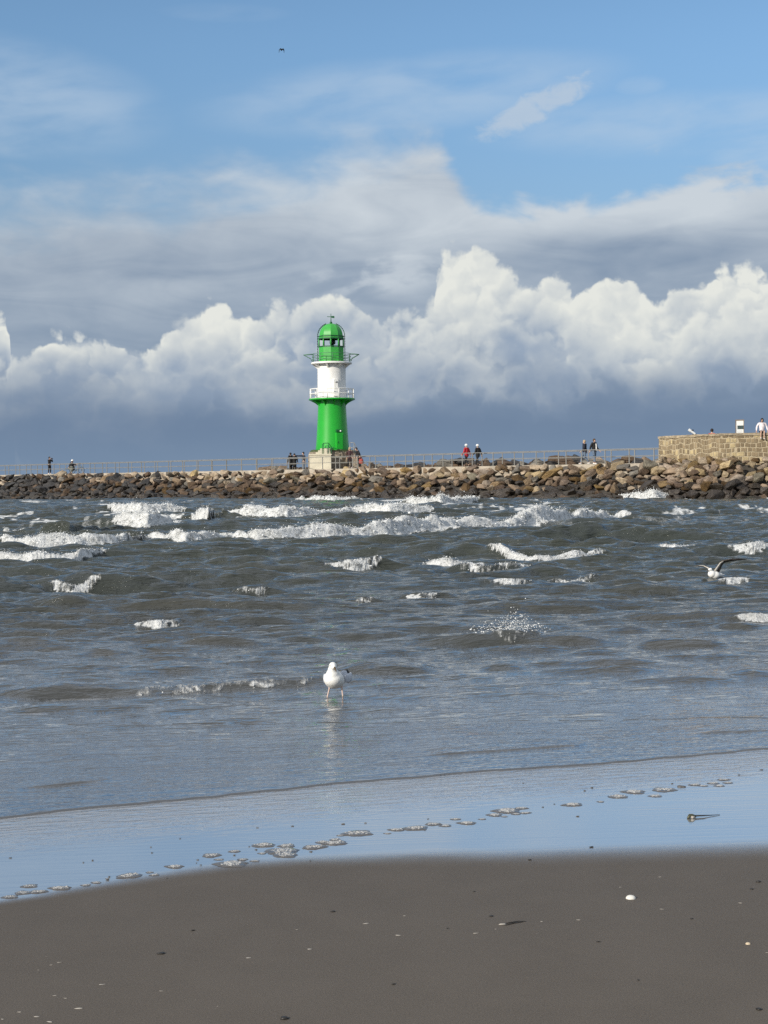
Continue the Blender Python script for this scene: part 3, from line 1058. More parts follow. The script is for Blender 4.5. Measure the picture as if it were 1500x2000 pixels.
def seen(c):
    p = c['p']
    k = p.x / p.y
    if abs(k) > 0.256:
        return -1
    return c['s'] / p.y * (0.45 if c['back'] else 1.0) * (0.25 if c['row'] >= 5 else 1.0)


cands.sort(key=seen, reverse=True)
rock_objs, rest = [], []


def place_words(c):
    p = c['p']
    px = 750 + p.x / p.y * FPX
    if c['back']:
        return 'behind the walkway, ' + ('left of the lighthouse' if px < 600 else 'between lighthouse and red jacket' if px < 900 else
                                         'between the two walking couples' if px < 1140 else 'near the stone wall')
    lvl = ('just under the railing' if c['row'] == 0 else 'in the second tier' if c['row'] == 1 else 'halfway down the slope' if c['row'] in (2, 3) else
           'in the tier above the water' if c['row'] == 4 else 'at the waterline')
    if c['walled'] and c['row'] == 0: lvl = 'against the foot'
    where = ('of the stone wall' if c['walled'] else 'at the far left end' if px < 110 else 'right of the bicycle' if px < 280 else 'midway from bicycle to lighthouse' if px < 480 else
             'left of the lighthouse' if px < 600 else 'below the lighthouse' if px < 720 else 'right of the lighthouse' if px < 860 else
             'below the red jacket' if px < 980 else 'left of the walking couple' if px < 1110 else 'below the walking couple' if px < 1200 else 'next to the stone wall')
    return lvl + ' ' + where


def rock_xform(c):
    M = Matrix.Translation(c['p']) @ Euler((rr.uniform(-0.45, 0.45), rr.uniform(-0.45, 0.45), rr.uniform(0, 6.28))).to_matrix().to_4x4()
    return M @ Matrix.Diagonal((c['s'] * rr.uniform(1.0, 1.75), c['s'] * rr.uniform(0.85, 1.2), c['s'] * rr.uniform(0.52, 0.82), 1))


n_named = 0
keys = list(RMAT)
fv, ff, fm_, base_n = [], [], [], 0
for c in cands:
    me = rr.choice(ROCKS)
    M = rock_xform(c)
    if seen(c) > 0 and n_named < 298:
        o = bpy.data.objects.new('boulder', me)
        o.matrix_world = M
        link(o)
        o.material_slots[0].link = 'OBJECT'
        o.material_slots[0].material = RMAT[c['kind']]
        tag(o, '%s boulder %s' % (WORDS[c['kind']], place_words(c)), 'boulder', 'boulders of the breakwater')
        rock_objs.append(o)
        n_named += 1
    else:
        vv = np.array([(M @ v.co)[:] for v in me.vertices])
        fv.append(vv)
        ff.append(np.array([p.vertices[:] for p in me.polygons]) + base_n)
        fm_.append(np.full(len(me.polygons), keys.index(c['kind'])))
        base_n += len(vv)
rest_o = mesh_np('boulder_slope', np.concatenate(fv), np.concatenate(ff), [RMAT[k] for k in keys], smooth=False, midx=np.concatenate(fm_))
tag(rest_o, 'smaller and farther stones of the breakwater slope', None, kind='stuff')
print('ROCKS', n_named, len(cands) - n_named)

# ---- railings
def railing(b, a0, a1, label, off, step=2.0):
    root = empty('railing', mole(0, b, WALK_Z))
    tag(root, label, 'railing')
    pm = None
    a_ = a0 + off
    while a_ < a1:
        if pm is None:
            bm = bmesh.new()
            add_box(bm, (-0.032, -0.02, 0), (0.032, 0.02, 1.0))
            add_box(bm, (-0.09, -0.09, 0.003), (0.09, 0.09, 0.022))
            o = mesh_bm('post', bm, steel, root)
            pm = o.data
        else:
            o = link(bpy.data.objects.new('post', pm), root)
        q = mole(a_, b, WALK_Z) - Vector(root.location)
        o.location = q
        o.rotation_euler = (0, 0, math.atan2(TL.y, TL.x))
        a_ += step
    for nm, z, r in (('top_rail', 1.0, 0.027), ('middle_rail', 0.52, 0.018)):
        bm = bmesh.new()
        add_tube(bm, [mole(a0, b, WALK_Z + z) - Vector(root.location), mole(a1, b, WALK_Z + z) - Vector(root.location)], r, 8)
        mesh_bm(nm, bm, steel, root)
    return root


a_wall = mole_ab(1290, 0)
railing(0.0, a_wall, 100.0, 'grey steel railing along the near edge of the walkway, in front of the people', 0.5)
railing(-3.3, a_wall - 1.0, 100.0, 'grey steel railing along the far edge of the walkway, behind the people', 1.3)

# ---- natural stone wall
def wall_material():
    m = bpy.data.materials.new('rubble_masonry')
    m.use_nodes = True
    t = m.node_tree
    Sk.tree = t
    p = t.nodes['Principled BSDF']
    tcn = t.nodes.new('ShaderNodeUVMap')
    P = Sk(tcn.outputs[0])
    x, y, z = sep(P)
    wob = noise(xyz(x * 0.9, y * 0.9, 0.0), 1.0, 2, 0.5)
    yy = y + (wob - 0.5) * 0.55
    rowh = 0.33
    row = (yy / rowh)._op('FLOOR', yy / rowh)
    fy_ = yy / rowh - row
    rr_ = row * 0.737
    sx_ = x / 0.33 + rr_._op('FRACT', rr_) * 3.0 + (noise(xyz(x * 1.6, row * 3.7, 0.0), 1.0, 2, 0.6) - 0.5) * 2.6
    cx = sx_._op('FLOOR', sx_)
    fx_ = sx_ - cx
    ex = fx_.min(1.0 - fx_) * 0.33
    ey = fy_.min(1.0 - fy_) * rowh
    nj = noise(xyz(x * 5.0, y * 5.0, 0.0), 1.0, 4, 0.6)
    e = ex.min(ey) + (nj - 0.5) * 0.085
    stone = e.step(0.014, 0.05)
    wn_ = t.nodes.new('ShaderNodeTexWhiteNoise')
    wn_.noise_dimensions = '2D'
    t.links.new(xyz(cx, row, 0.0).s, wn_.inputs['Vector'])
    rnd = Sk(wn_.outputs['Value'])
    c = mix(rnd, (0.17, 0.125, 0.070, 1), (0.35, 0.265, 0.155, 1))
    c = mix(rnd.step(0.86, 0.9), c, (0.55, 0.44, 0.24, 1))
    c = mix(noise(xyz(x * 3, y * 3, 0.0), 1.0, 5, 0.6).step(0.35, 0.7) * 0.5, c, (0.17, 0.13, 0.085, 1))
    c = mix(stone, (0.43, 0.355, 0.235, 1), c)
    t.links.new(c.s, p.inputs['Base Color'])
    p.inputs['Roughness'].default_value = 0.85
    bn = t.nodes.new('ShaderNodeBump')
    bn.inputs['Distance'].default_value = 0.05
    t.links.new((stone * 0.6 + nj * 0.5).s, bn.inputs['Height'])
    t.links.new(bn.outputs[0], p.inputs['Normal'])
    return m


WALL_Z0, WALL_Z1 = 1.2, 4.12
wall = empty('stone_wall', W1)
tag(wall, 'honey coloured rubble stone wall with pale joints ending the walkway', 'wall')
masonry = wall_material()


def wall_strip(name, pts, z0, z1, mat, uscale):
    """vertical faces through ground points, with UVs in metres"""
    bm = bmesh.new()
    uvl = bm.loops.layers.uv.new('UVMap')
    u = 0.0
    for (A_, B_), us in zip(zip(pts, pts[1:]), uscale):
        L = (B_ - A_).length * us
        vs = [bm.verts.new(Vector((q.x, q.y, z)) - W1) for q, z in ((A_, z0), (B_, z0), (B_, z1), (A_, z1))]
        f = bm.faces.new(vs)
        for lp, (uu, vv) in zip(f.loops, ((u, z0), (u + L, z0), (u + L, z1), (u, z1))):
            lp[uvl].uv = (uu, vv)
        u += L
    me = bpy.data.meshes.new(name)
    bm.to_mesh(me); bm.free()
    me.materials.append(mat)
    return link(bpy.data.objects.new(name, me), wall)


back = [W3 + Vector((2.0, 7.5, 0)), W3 + Vector((2.0, 0.0, 0))]
W0 = W1 + Vector((1.2, 2.6, 0))
W2b = W2 + (W2 - W1).normalized().cross(Vector((0, 0, 1))) * -0.9 + Vector((0.5, 0, 0))
wall_strip('masonry', [W0, W1, W2, W3], WALL_Z0, WALL_Z1, masonry, [1.0, 1.25, 1.0])
coping_m = material('weathered_coping', (0.40, 0.33, 0.23), rough=0.9, var=0.3, vscale=2.0, bump=0.03, bscale=6)
bm = bmesh.new()
TW = 0.75
inner = []
outer = [W0, W1, W2, W3]
for k, q in enumerate(outer):
    d1 = (outer[min(k + 1, 3)] - outer[max(k - 1, 0)]).normalized()
    n_ = Vector((-d1.y, d1.x, 0))
    inner.append(q + n_ * TW)
lo_, hi_ = [], []
for q, qi in zip(outer, inner):
    o_ = q + (q - qi).normalized() * 0.05
    lo_.append((bm.verts.new(Vector((o_.x, o_.y, WALL_Z1 - 0.02)) - W1), bm.verts.new(Vector((qi.x, qi.y, WALL_Z1 - 0.02)) - W1)))
    hi_.append((bm.verts.new(Vector((o_.x, o_.y, WALL_Z1 + 0.12)) - W1), bm.verts.new(Vector((qi.x, qi.y, WALL_Z1 + 0.12)) - W1)))
for k in range(3):
    bm.faces.new((lo_[k][0], lo_[k + 1][0], hi_[k + 1][0], hi_[k][0]))
    bm.faces.new((hi_[k][0], hi_[k + 1][0], hi_[k + 1][1], hi_[k][1]))
    bm.faces.new((hi_[k][1], hi_[k + 1][1], lo_[k + 1][1], lo_[k][1]))
bm.faces.new((lo_[0][0], hi_[0][0], hi_[0][1], lo_[0][1]))
bmesh.ops.subdivide_edges(bm, edges=bm.edges[:], cuts=14, use_grid_fill=True)
for v in bm.verts:
    v.co += Vector((rr.uniform(-.02, .02), rr.uniform(-.02, .02), rr.uniform(-.025, .025)))
mesh_bm('coping', bm, coping_m, wall)
# raised ground behind the wall
bm = bmesh.new()
gp = [inner[0], inner[1], inner[2], inner[3], inner[3] + Vector((0, 14, 0)), inner[0] + Vector((0, 10, 0))]
top = [bm.verts.new((q.x, q.y, 2.75)) for q in gp]
bot = [bm.verts.new((q.x, q.y, 0.5)) for q in gp]
bm.faces.new(top)
for k in range(6):
    bm.faces.new((bot[k], bot[(k + 1) % 6], top[(k + 1) % 6], top[k]))
terr = mesh_bm('terrace', bm, concrete)
tag(terr, kind='structure')


def on_wall_line(px):
    """ground point of the wall's outer face in photo column px"""
    k = ray(px, 850)
    k = k.x / k.y
    for A_, B_ in ((W1, W2), (W2, W3)):
        d_ = B_ - A_
        den = d_.x - k * d_.y
        s_ = (k * A_.y - A_.x) / den
        if -0.01 <= s_ <= 1.01:
            return A_ + d_ * s_
    return W3


# information board behind the wall
q = on_wall_line(1445) + Vector((0.15, 2.2, 0))
q = Vector((ray(1445, 850).x / ray(1445, 850).y * q.y, q.y, 2.75))
sg = empty('information_board', q, R(-8))
sg.scale = (1.0, 1.0, 1.09)
tag(sg, 'upright white information board in a brown frame above the stone wall', 'sign')
wood = material('brown_frame_wood', (0.22, 0.16, 0.10), rough=0.7, var=0.3)
white = material('white_panel', (0.80, 0.80, 0.77), rough=0.4)
darkp = material('dark_picture', (0.05, 0.075, 0.075), rough=0.4, var=0.4, vscale=9)
bm = bmesh.new()
for x in (-0.275, 0.24):
    add_box(bm, (x, -0.05, 0), (x + 0.035, 0.05, 2.25))
add_box(bm, (-0.24, -0.045, 2.19), (0.24, 0.045, 2.247))
mesh_bm('frame', bm, wood, sg)
bm = bmesh.new(); add_box(bm, (-0.238, -0.025, 1.07), (0.238, 0.02, 2.188)); mesh_bm('panel', bm, white, sg)
bm = bmesh.new(); add_box(bm, (-0.16, -0.034, 1.67), (0.232, -0.0265, 1.89)); mesh_bm('picture_panel', bm, darkp, sg)
grey_txt = material('grey_print', (0.35, 0.36, 0.36), rough=0.5)
bm = bmesh.new()
for k in range(5):
    add_box(bm, (-0.17, -0.030, 1.25 + k * 0.075), (0.10 + 0.05 * (k % 3), -0.0262, 1.266 + k * 0.075))
mesh_bm('printed_lines', bm, grey_txt, sg)

# white telescope on its post
q = on_wall_line(1352)
k = ray(1352, 850)
q = Vector((k.x / k.y * (q.y + 2.0), q.y + 2.0, 2.75))
tl = empty('viewing_telescope', q)
tag(tl, 'white tilted telescope on a short dark post behind the stone wall', 'telescope')
blk = material('black_metal', (0.02, 0.02, 0.022), rough=0.5)
bm = bmesh.new(); add_tube(bm, [(0.06, 0, 0), (0.06, 0, 1.51)], [0.06, 0.045]); add_box(bm, (0.0, -0.06, 1.45), (0.12, 0.06, 1.59)); mesh_bm('post', bm, blk, tl)
bm = bmesh.new()
add_tube(bm, [(-0.24, 0, 1.91), (-0.10, 0, 1.81), (-0.098, 0, 1.808), (0.20, 0, 1.60)], [0.095, 0.095, 0.08, 0.07], 12)
mesh_bm('tube', bm, white, tl)
bm = bmesh.new(); add_tube(bm, [(0.198, 0, 1.602), (0.27, 0, 1.55)], [0.05, 0.06], 10); add_box(bm, (-0.02, -0.04, 1.82), (0.1, 0.04, 1.90)); mesh_bm('eyepiece', bm, blk, tl)

# ---------------------------------------------------------------- lighthouse
LH_D = 133.0
LPX = FPX / LH_D                                          # photo pixels per metre there
_b = at_dist(649.5, 882, LH_D)
lh = empty('lighthouse', _b, R(10))
tag(lh, 'green and white lighthouse with two galleries and a domed lantern room', 'lighthouse')
g_m = material('glossy_green_paint', (0.010, 0.36, 0.022), rough=0.45, spec=0.35, coat=0.55, var=0.06, vscale=0.8, bump=0.004, bscale=1.3)
g_m.node_tree.nodes['Principled BSDF'].inputs['Coat Roughness'].default_value = 0.16
gl_m = material('light_green_paint', (0.050, 0.36, 0.060), rough=0.42, spec=0.4, var=0.10, vscale=1.5)
w_m = material('white_paint', (0.82, 0.81, 0.77), rough=0.45, var=0.05, vscale=1.0)
gd_m = material('dark_green_metal', (0.012, 0.10, 0.035), rough=0.4, spec=0.4)
gr_m = material('weathered_green_rail', (0.075, 0.20, 0.105), rough=0.5, var=0.2)
glass_m = bpy.data.materials.new('lantern_glass')
glass_m.use_nodes = True
_t = glass_m.node_tree
_p = _t.nodes['Principled BSDF']
_p.inputs['Base Color'].default_value = (0.9, 0.95, 0.95, 1)
_p.inputs['Roughness'].default_value = 0.02
_p.inputs['Transmission Weight'].default_value = 1.0
_p.inputs['IOR'].default_value = 1.02
mz = lambda y: (880 - y) / LPX                              # photo row at the tower -> height over its foot
mr = lambda w: w / LPX / 2                                  # photo width -> radius

# green shaft, gently tapering with a flare at the head
bm = bmesh.new()
add_lathe(bm, [(mr(66), -0.25), (mr(66.5), 0.0), (mr(63), mz(860)), (mr(60), mz(840)), (mr(57.5), mz(820)), (mr(55.5), mz(800)), (mr(54.5), mz(786)), (mr(54.5), mz(779.0))], 72)
shaft = mesh_bm('lower_tower', bm, g_m, lh, smooth=True)
# lower gallery: slab + curved brackets
bm = bmesh.new()
add_lathe(bm, [(mr(50), mz(780.6)), (mr(88), mz(780.0)), (mr(90.5), mz(779.4)), (mr(90.5), mz(777.2)), (mr(89), mz(776.9)), (mr(50), mz(776.9))], 72)
slab = mesh_bm('lower_gallery', bm, [g_m], lh, smooth=False)
for k in range(10):
    a = 2 * math.pi * (k + 0.5) / 10
    bm = bmesh.new()
    prof_ = []
    for i in range(9):
        t = i / 8
        prof_.append((mr(54) + (mr(86) - mr(54)) * (t ** 2.0), mz(794) + (mz(780.8) - mz(794)) * t ** 0.9))
    ca, sa = math.cos(a), math.sin(a)
    th = 0.045
    L, Rr = [], []
    for r_, z_ in prof_:
        L.append(bm.verts.new((r_ * ca - th * sa, r_ * sa + th * ca, z_)))
        Rr.append(bm.verts.new((r_ * ca + th * sa, r_ * sa - th * ca, z_)))
    ri = mr(52)
    Lt = bm.verts.new((ri * ca - th * sa, ri * sa + th * ca, mz(780.8))); Rt = bm.verts.new((ri * ca + th * sa, ri * sa - th * ca, mz(780.8)))
    for i in range(8):
        bm.faces.new((L[i], L[i + 1], Rr[i + 1], Rr[i]))
        bm.faces.new((L[i], Lt, L[i + 1]))
        bm.faces.new((Rr[i + 1], Rt, Rr[i]))
    mesh_bm('bracket', bm, g_m, slab)
# white shaft
bm = bmesh.new()
add_lathe(bm, [(mr(55.5), mz(776.9) + 0.004), (mr(55.5), mz(760)), (mr(55.0), mz(740)), (mr(55.0), mz(710.4))], 72)
mesh_bm('upper_tower', bm, w_m, lh, smooth=True)
bm = bmesh.new()
add_lathe(bm, [(mr(50), mz(776.9) + 0.003), (mr(86), mz(776.9) + 0.003), (mr(86), mz(776.9) + 0.03), (mr(50), mz(776.9) + 0.03)], 72)
mesh_bm('gallery_deck', bm, w_m, lh)
# upper gallery
bm = bmesh.new()
add_lathe(bm, [(mr(50), mz(710.3)), (mr(77), mz(710.0)), (mr(79.5), mz(709.6)), (mr(79.5), mz(706.9)), (mr(78), mz(706.4)), (mr(40), mz(706.4))], 72)
uslab = mesh_bm('upper_gallery', bm, w_m, lh, smooth=False)
for k in range(8):
    a = 2 * math.pi * (k + 0.5) / 8
    bm = bmesh.new()
    ca, sa = math.cos(a), math.sin(a)
    th = 0.06
    tri = [(mr(54), mz(719)), (mr(76), mz(710.4)), (mr(53), mz(710.4))]
    A_ = [bm.verts.new((r_ * ca - th * sa, r_ * sa + th * ca, z_)) for r_, z_ in tri]
    B_ = [bm.verts.new((r_ * ca + th * sa, r_ * sa - th * ca, z_)) for r_, z_ in tri]
    bm.faces.new(A_); bm.faces.new(B_[::-1])
    for i in range(3):
        bm.faces.new((A_[i], A_[(i + 1) % 3], B_[(i + 1) % 3], B_[i]))
    mesh_bm('bracket', bm, w_m, uslab)


def ring_rail(name, r, z0, z1, posts, mids, rad, mat, parent):
    bm = bmesh.new()
    for z in [z1] + mids:
        pts = [(r * math.cos(2 * math.pi * k / 48), r * math.sin(2 * math.pi * k / 48), z) for k in range(49)]
        add_tube(bm, pts, rad, 6, cap=False)
    o = mesh_bm(name, bm, mat, parent, smooth=True)
    for k in range(posts):
        a = 2 * math.pi * (k + 0.35) / posts
        bm = bmesh.new()
        add_tube(bm, [(r * math.cos(a), r * math.sin(a), z0), (r * math.cos(a), r * math.sin(a), z1)], rad * 1.1, 6)
        mesh_bm('post', bm, mat, o, smooth=True)
    return o


ring_rail('lower_railing', mr(86), mz(776.9), mz(758.6), 12, [mz(767.5)], 0.038, w_m, lh)
ring_rail('upper_railing', mr(75), mz(706.4), mz(690.0), 10, [mz(695.5), mz(701)], 0.022, gr_m, lh)
# outriggers of the upper railing
for ang in (R(-10), R(170)):
    bm = bmesh.new()
    for off in (-0.32, 0.32):
        M = Matrix.Rotation(ang, 4, 'Z')
        add_tube(bm, [M @ Vector((mr(74), off, mz(690.2))), M @ Vector((mr(90), off, mz(690.6))), M @ Vector((mr(107), off * 0.6, mz(691.5)))], 0.026, 6)
        add_tube(bm, [M @ Vector((mr(76), off, mz(704))), M @ Vector((mr(80), off, mz(699))), M @ Vector((mr(105), off * 0.6, mz(692)))], 0.022, 6)
    add_tube(bm, [M @ Vector((mr(107), -0.2, mz(691.5))), M @ Vector((mr(107), 0.2, mz(691.5)))], 0.04, 6)
    mesh_bm('lamp_bracket', bm, gr_m, lh, smooth=True)
# lantern room, ten-sided
SEG = 10
ROT = Matrix.Rotation(R(8), 4, 'Z')
bm = bmesh.new()
add_lathe(bm, [(mr(50), mz(706.4)), (mr(50), mz(677.4)), (mr(44), mz(677.4))], SEG, ROT)
lr = mesh_bm('lantern_room', bm, gl_m, lh)
for z0, z1, w0 in ((676.9, 675.2, 52.5), (661.6, 659.6, 52.5), (656.6, 655.2, 52.5)):
    bm = bmesh.new()
    add_lathe(bm, [(mr(44), mz(z0)), (mr(w0), mz(z0)), (mr(w0), mz(z1)), (mr(44), mz(z1)), (mr(44), mz(z0))], SEG, ROT)
    mesh_bm('band', bm, gd_m, lr)
bm = bmesh.new()
add_lathe(bm, [(mr(50), mz(660.0)), (mr(50), mz(656.2))], SEG, ROT)
mesh_bm('lintel', bm, gl_m, lr)
for k in range(SEG):
    a = 2 * math.pi * k / SEG + R(8)
    r_ = mr(49.4)
    bm = bmesh.new()
    add_tube(bm, [(r_ * math.cos(a), r_ * math.sin(a), mz(676)), (r_ * math.cos(a), r_ * math.sin(a), mz(660.5))], 0.055, 6)
    mesh_bm('mullion', bm, gl_m, lr, smooth=True)
bm = bmesh.new()
add_lathe(bm, [(mr(47.5), mz(676)), (mr(47.5), mz(660.5))], SEG, ROT)
mesh_bm('pane', bm, glass_m, lr)
bm = bmesh.new()
add_tube(bm, [(0.12, 0, mz(690)), (0.12, 0, mz(672))], [0.16, 0.12], 12)
add_lathe(bm, [(0.02, mz(672)), (0.22, mz(671)), (0.26, mz(667)), (0.22, mz(663)), (0.02, mz(661.5))], 16, Matrix.Translation((0.12, 0, 0)))
mesh_bm('lamp', bm, material('lamp_housing', (0.03, 0.04, 0.035), rough=0.3), lh, smooth=True)
# dome
bm = bmesh.new()
pr = []
for k in range(15):
    t = k / 14
    a = t * math.pi / 2
    pr.append((mr(47.5) * math.cos(a) ** 0.92 + 0.001, mz(655.4) + (mz(630.6) - mz(655.4)) * math.sin(a)))
add_lathe(bm, [(mr(44), mz(656.3)), (mr(48.5), mz(656.0))] + pr, SEG, ROT)
dome = mesh_bm('dome', bm, gl_m, lh)
for a0 in (R(-10), R(170)):                                  # rung ladders that climb the dome on either side
    bm = bmesh.new()
    M = Matrix.Rotation(a0, 4, 'Z')
    side = {-1: [], 1: []}
    rung = []
    for k in range(11):
        z = mz(706) + (mz(656) - mz(706)) * k / 10
        rung.append(Vector((mr(52.5), 0, z)))
    for k in range(1, 9):
        t = k / 9 * 0.86
        a = t * math.pi / 2
        rung.append(Vector((mr(52.5) * math.cos(a), 0, mz(655.4) + (mz(629.6) - mz(655.4)) * math.sin(a))))
    for y in (-0.17, 0.17):
        add_tube(bm, [M @ (q + Vector((0, y, 0))) for q in rung], 0.022, 6)
    for q in rung:
        add_tube(bm, [M @ (q + Vector((0.03, -0.24, 0.02))), M @ (q + Vector((0.03, 0.24, 0.02)))], 0.024, 5)
    mesh_bm('ladder', bm, gd_m, lh, smooth=True)
# spike and weather vane
bm = bmesh.new()
ztop = mz(630.6)
add_tube(bm, [(0, 0, ztop - 0.05), (0, 0, mz(611.5))], [0.045, 0.022], 8)
add_lathe(bm, [(0.03, ztop), (0.13, ztop + 0.02), (0.10, ztop + 0.13), (0.03, ztop + 0.17)], 12)
spike = mesh_bm('finial', bm, gd_m, lh, smooth=True)
bm = bmesh.new()
zv = mz(617.7)
Mv = Matrix.Translation((0, 0, zv)) @ Matrix.Rotation(R(-8), 4, 'Z')
add_tube(bm, [Mv @ Vector((-0.33, 0, 0.02)), Mv @ Vector((0.05, 0, 0.0))], 0.028, 6)
vs = [Mv @ Vector(p) for p in ((-0.02, 0, 0.03), (0.10, 0, 0.075), (0.30, 0, 0.07), (0.30, 0, -0.11), (0.12, 0, -0.09), (-0.02, 0, -0.03))]
f1 = [bm.verts.new(v + Vector((0, 0.015, 0))) for v in vs]; f2 = [bm.verts.new(v - Vector((0, 0.015, 0))) for v in vs]
bm.faces.new(f1); bm.faces.new(f2[::-1])
for i in range(6):
    bm.faces.new((f1[i], f1[(i + 1) % 6], f2[(i + 1) % 6], f2[i]))
mesh_bm('weather_vane', bm, gd_m, spike)


def porch(name, px, y0, y1, width, depth, mat, r, roof=0.0, parent=lh):
    """a box-like housing standing out of the shaft at photo column px"""
    s_ = max(-0.95, min(0.95, ((px - 649.0) / LPX) / r))
    ang = math.asin(s_) - math.pi / 2 - lh.rotation_euler.z
    M = Matrix.Rotation(ang, 4, 'Z')
    bm = bmesh.new()
    w = width / 2
    pts = [(-w, y0), (w, y0), (w, y1), (w * 0.6, y1 + roof), (-w * 0.6, y1 + roof), (-w, y1)]
    A_ = [bm.verts.new(M @ Vector((r - 0.35, y, z))) for y, z in pts]
    B_ = [bm.verts.new(M @ Vector((r + depth, y, z))) for y, z in pts]
    bm.faces.new(B_)
    n = len(pts)
    for i in range(n):
        bm.faces.new((A_[i], A_[(i + 1) % n], B_[(i + 1) % n], B_[i]))
    return mesh_bm(name, bm, mat, parent), M


p1, M1 = porch('entrance_porch', 662, mz(878.5), mz(844.5), 0.62, 0.30, g_m, mr(62))
rP = mr(62) + 0.30
bm = bmesh.new(); add_box(bm, (rP + 0.003, -0.24, mz(876)), (rP + 0.03, 0.24, mz(848)), M1)
dr = mesh_bm('door', bm, g_m, p1); dr['label'] = 'glossy green steel entrance door'
bm = bmesh.new(); add_box(bm, (rP + 0.031, -0.20, mz(864.5)), (rP + 0.06, -0.16, mz(861)), M1); mesh_bm('handle', bm, gd_m, dr)
bm = bmesh.new(); add_box(bm, (mr(60) - 0.1, -0.24, mz(842.6)), (mr(60) + 0.18, 0.26, mz(838.2)), M1); mesh_bm('lamp_niche', bm, gd_m, p1)
bm = bmesh.new(); bmesh.ops.create_icosphere(bm, subdivisions=2, radius=0.075, matrix=M1 @ Matrix.Translation((mr(60) + 0.22, 0.12, mz(841)))); mesh_bm('porch_lamp', bm, white, p1, smooth=True)
p2, M2 = porch('gallery_door_housing', 657, mz(773.5), mz(743), 0.40, 0.22, w_m, mr(55), roof=0.14)
rP2 = mr(55) + 0.22
bm = bmesh.new(); add_box(bm, (rP2 + 0.003, -0.16, mz(772)), (rP2 + 0.02, 0.16, mz(748)), M2); d2 = mesh_bm('door', bm, w_m, p2)
bm = bmesh.new()
add_box(bm, (rP2 + 0.021, -0.10, mz(747)), (rP2 + 0.10, 0.12, mz(746)), M2)
add_box(bm, (rP2 + 0.021, 0.02, mz(747)), (rP2 + 0.06, 0.06, mz(744)), M2)
mesh_bm('hood', bm, material('grey_metal', (0.25, 0.26, 0.26), rough=0.5), p2)

# plinth of rough masonry with stairs
pl_root = empty('masonry_plinth', (_b.x, _b.y, WALK_Z))
tag(pl_root, 'round grey masonry plinth under the lighthouse', 'plinth')
plz = _b.z - WALK_Z
mason2 = material('grey_masonry', (0.27, 0.225, 0.17), rough=0.9, var=0.45, vscale=3.5, bump=0.08, bscale=5)
bm = bmesh.new()
add_lathe(bm, [(2.12, -1.2), (2.10, plz * 0.6), (2.02, plz - 0.06), (1.95, plz - 0.01), (0.5, plz)], 28)
bmesh.ops.subdivide_edges(bm, edges=bm.edges[:], cuts=2, use_grid_fill=True)
for v in bm.verts:
    if v.co.z < plz - 0.03:
        k = rr.uniform(-0.05, 0.05)
        v.co += Vector((v.co.x, v.co.y, 0)).normalized() * k
mesh_bm('masonry', bm, mason2, pl_root)
turf = material('mossy_turf', (0.06, 0.085, 0.03), rough=0.95, var=0.5, vscale=6, bump=0.05, bscale=14)
bm = bmesh.new()
add_lathe(bm, [(1.99, plz - 0.03), (1.90, plz + 0.10), (1.70, plz + 0.14), (1.35, plz + 0.10)], 40)
for v in bm.verts:
    v.co.z += rr.uniform(-0.05, 0.06)
mesh_bm('grass_rim', bm, turf, pl_root)

cream = material('cream_concrete', (0.62, 0.57, 0.44), rough=0.8, var=0.12, vscale=1.5, bump=0.01, bscale=8)
cx0 = at_dist(604.5, 900, 129.6); cx1 = at_dist(646.5, 900, 129.6)
cb = empty('concrete_landing', (cx0.x, 129.6, WALK_Z))
tag(cb, 'cream concrete landing block with railed steps at the left foot of the lighthouse', 'steps')
wd = cx1.x - cx0.x
tz = at_dist(625, 886.5, 129.6).z - WALK_Z
bm = bmesh.new(); add_box(bm, (0, 0, -0.9), (wd, 1.6, tz - 0.1)); mesh_bm('block', bm, cream, cb)
bm = bmesh.new(); add_box(bm, (-0.05, -0.06, tz - 0.098), (wd + 0.05, 1.65, tz)); mesh_bm('cover_slab', bm, cream, cb)
bm = bmesh.new()
for k in range(3):
    add_box(bm, (wd * 0.28 + k * 0.18, 1.0 - 0.004 * k, tz + 0.002 + 0.16 * k), (wd * 0.95 - 0.003 * k, 1.9, tz + 0.16 * (k + 1)))
mesh_bm('step', bm, cream, cb)


def handrail(name, pts_px, dist, mat, parent, dy=0.0, posts=True, low=True):
    """railing along photo points at one depth"""
    P = [at_dist(px, py, dist) - Vector(parent.location) + Vector((0, dy * i, 0)) for i, (px, py) in enumerate(pts_px)]
    bm = bmesh.new()
    add_tube(bm, P, 0.032, 6)
    if low:
        add_tube(bm, [p - Vector((0, 0, 0.42)) for p in P], 0.024, 6)
    if posts:
        for p in P:
            add_tube(bm, [p, p - Vector((0, 0, 0.95))], 0.03, 6)
    return mesh_bm(name, bm, mat, parent, smooth=True)


handrail('handrail', [(629.5, 868), (632, 865.5), (642, 865.5), (647, 873)], 130.2, gd_m, cb)
handrail('handrail', [(636, 871), (641, 870.5), (648, 880)], 131.2, gd_m, cb)
handrail('handrail', [(646, 873), (655, 876), (664, 879)], 130.6, gd_m, cb, posts=False, low=False)
st = empty('stairs', (at_dist(690, 905, 131.0).x, 131.0, WALK_Z))
tag(st, 'stone stairs with grey pipe railings at the right foot of the lighthouse', 'stairs')
x0 = at_dist(681, 900, 131).x - st.location.x
bm = bmesh.new()
for k in range(7):
    add_box(bm, (x0 + 0.002 * k, -0.6 + 0.003 * k, -0.6 + 0 * k), (x0 + 1.75 - k * 0.235, 0.75 - 0.003 * k, 0.23 * (k + 1)))
mesh_bm('step', bm, mason2, st)
handrail('handrail', [(683.5, 864.5), (691.5, 864.5), (699, 879), (709, 899)], 130.4, steel, st)
handrail('handrail', [(684, 874), (691, 874), (698, 886), (706, 902)], 131.8, steel, st)

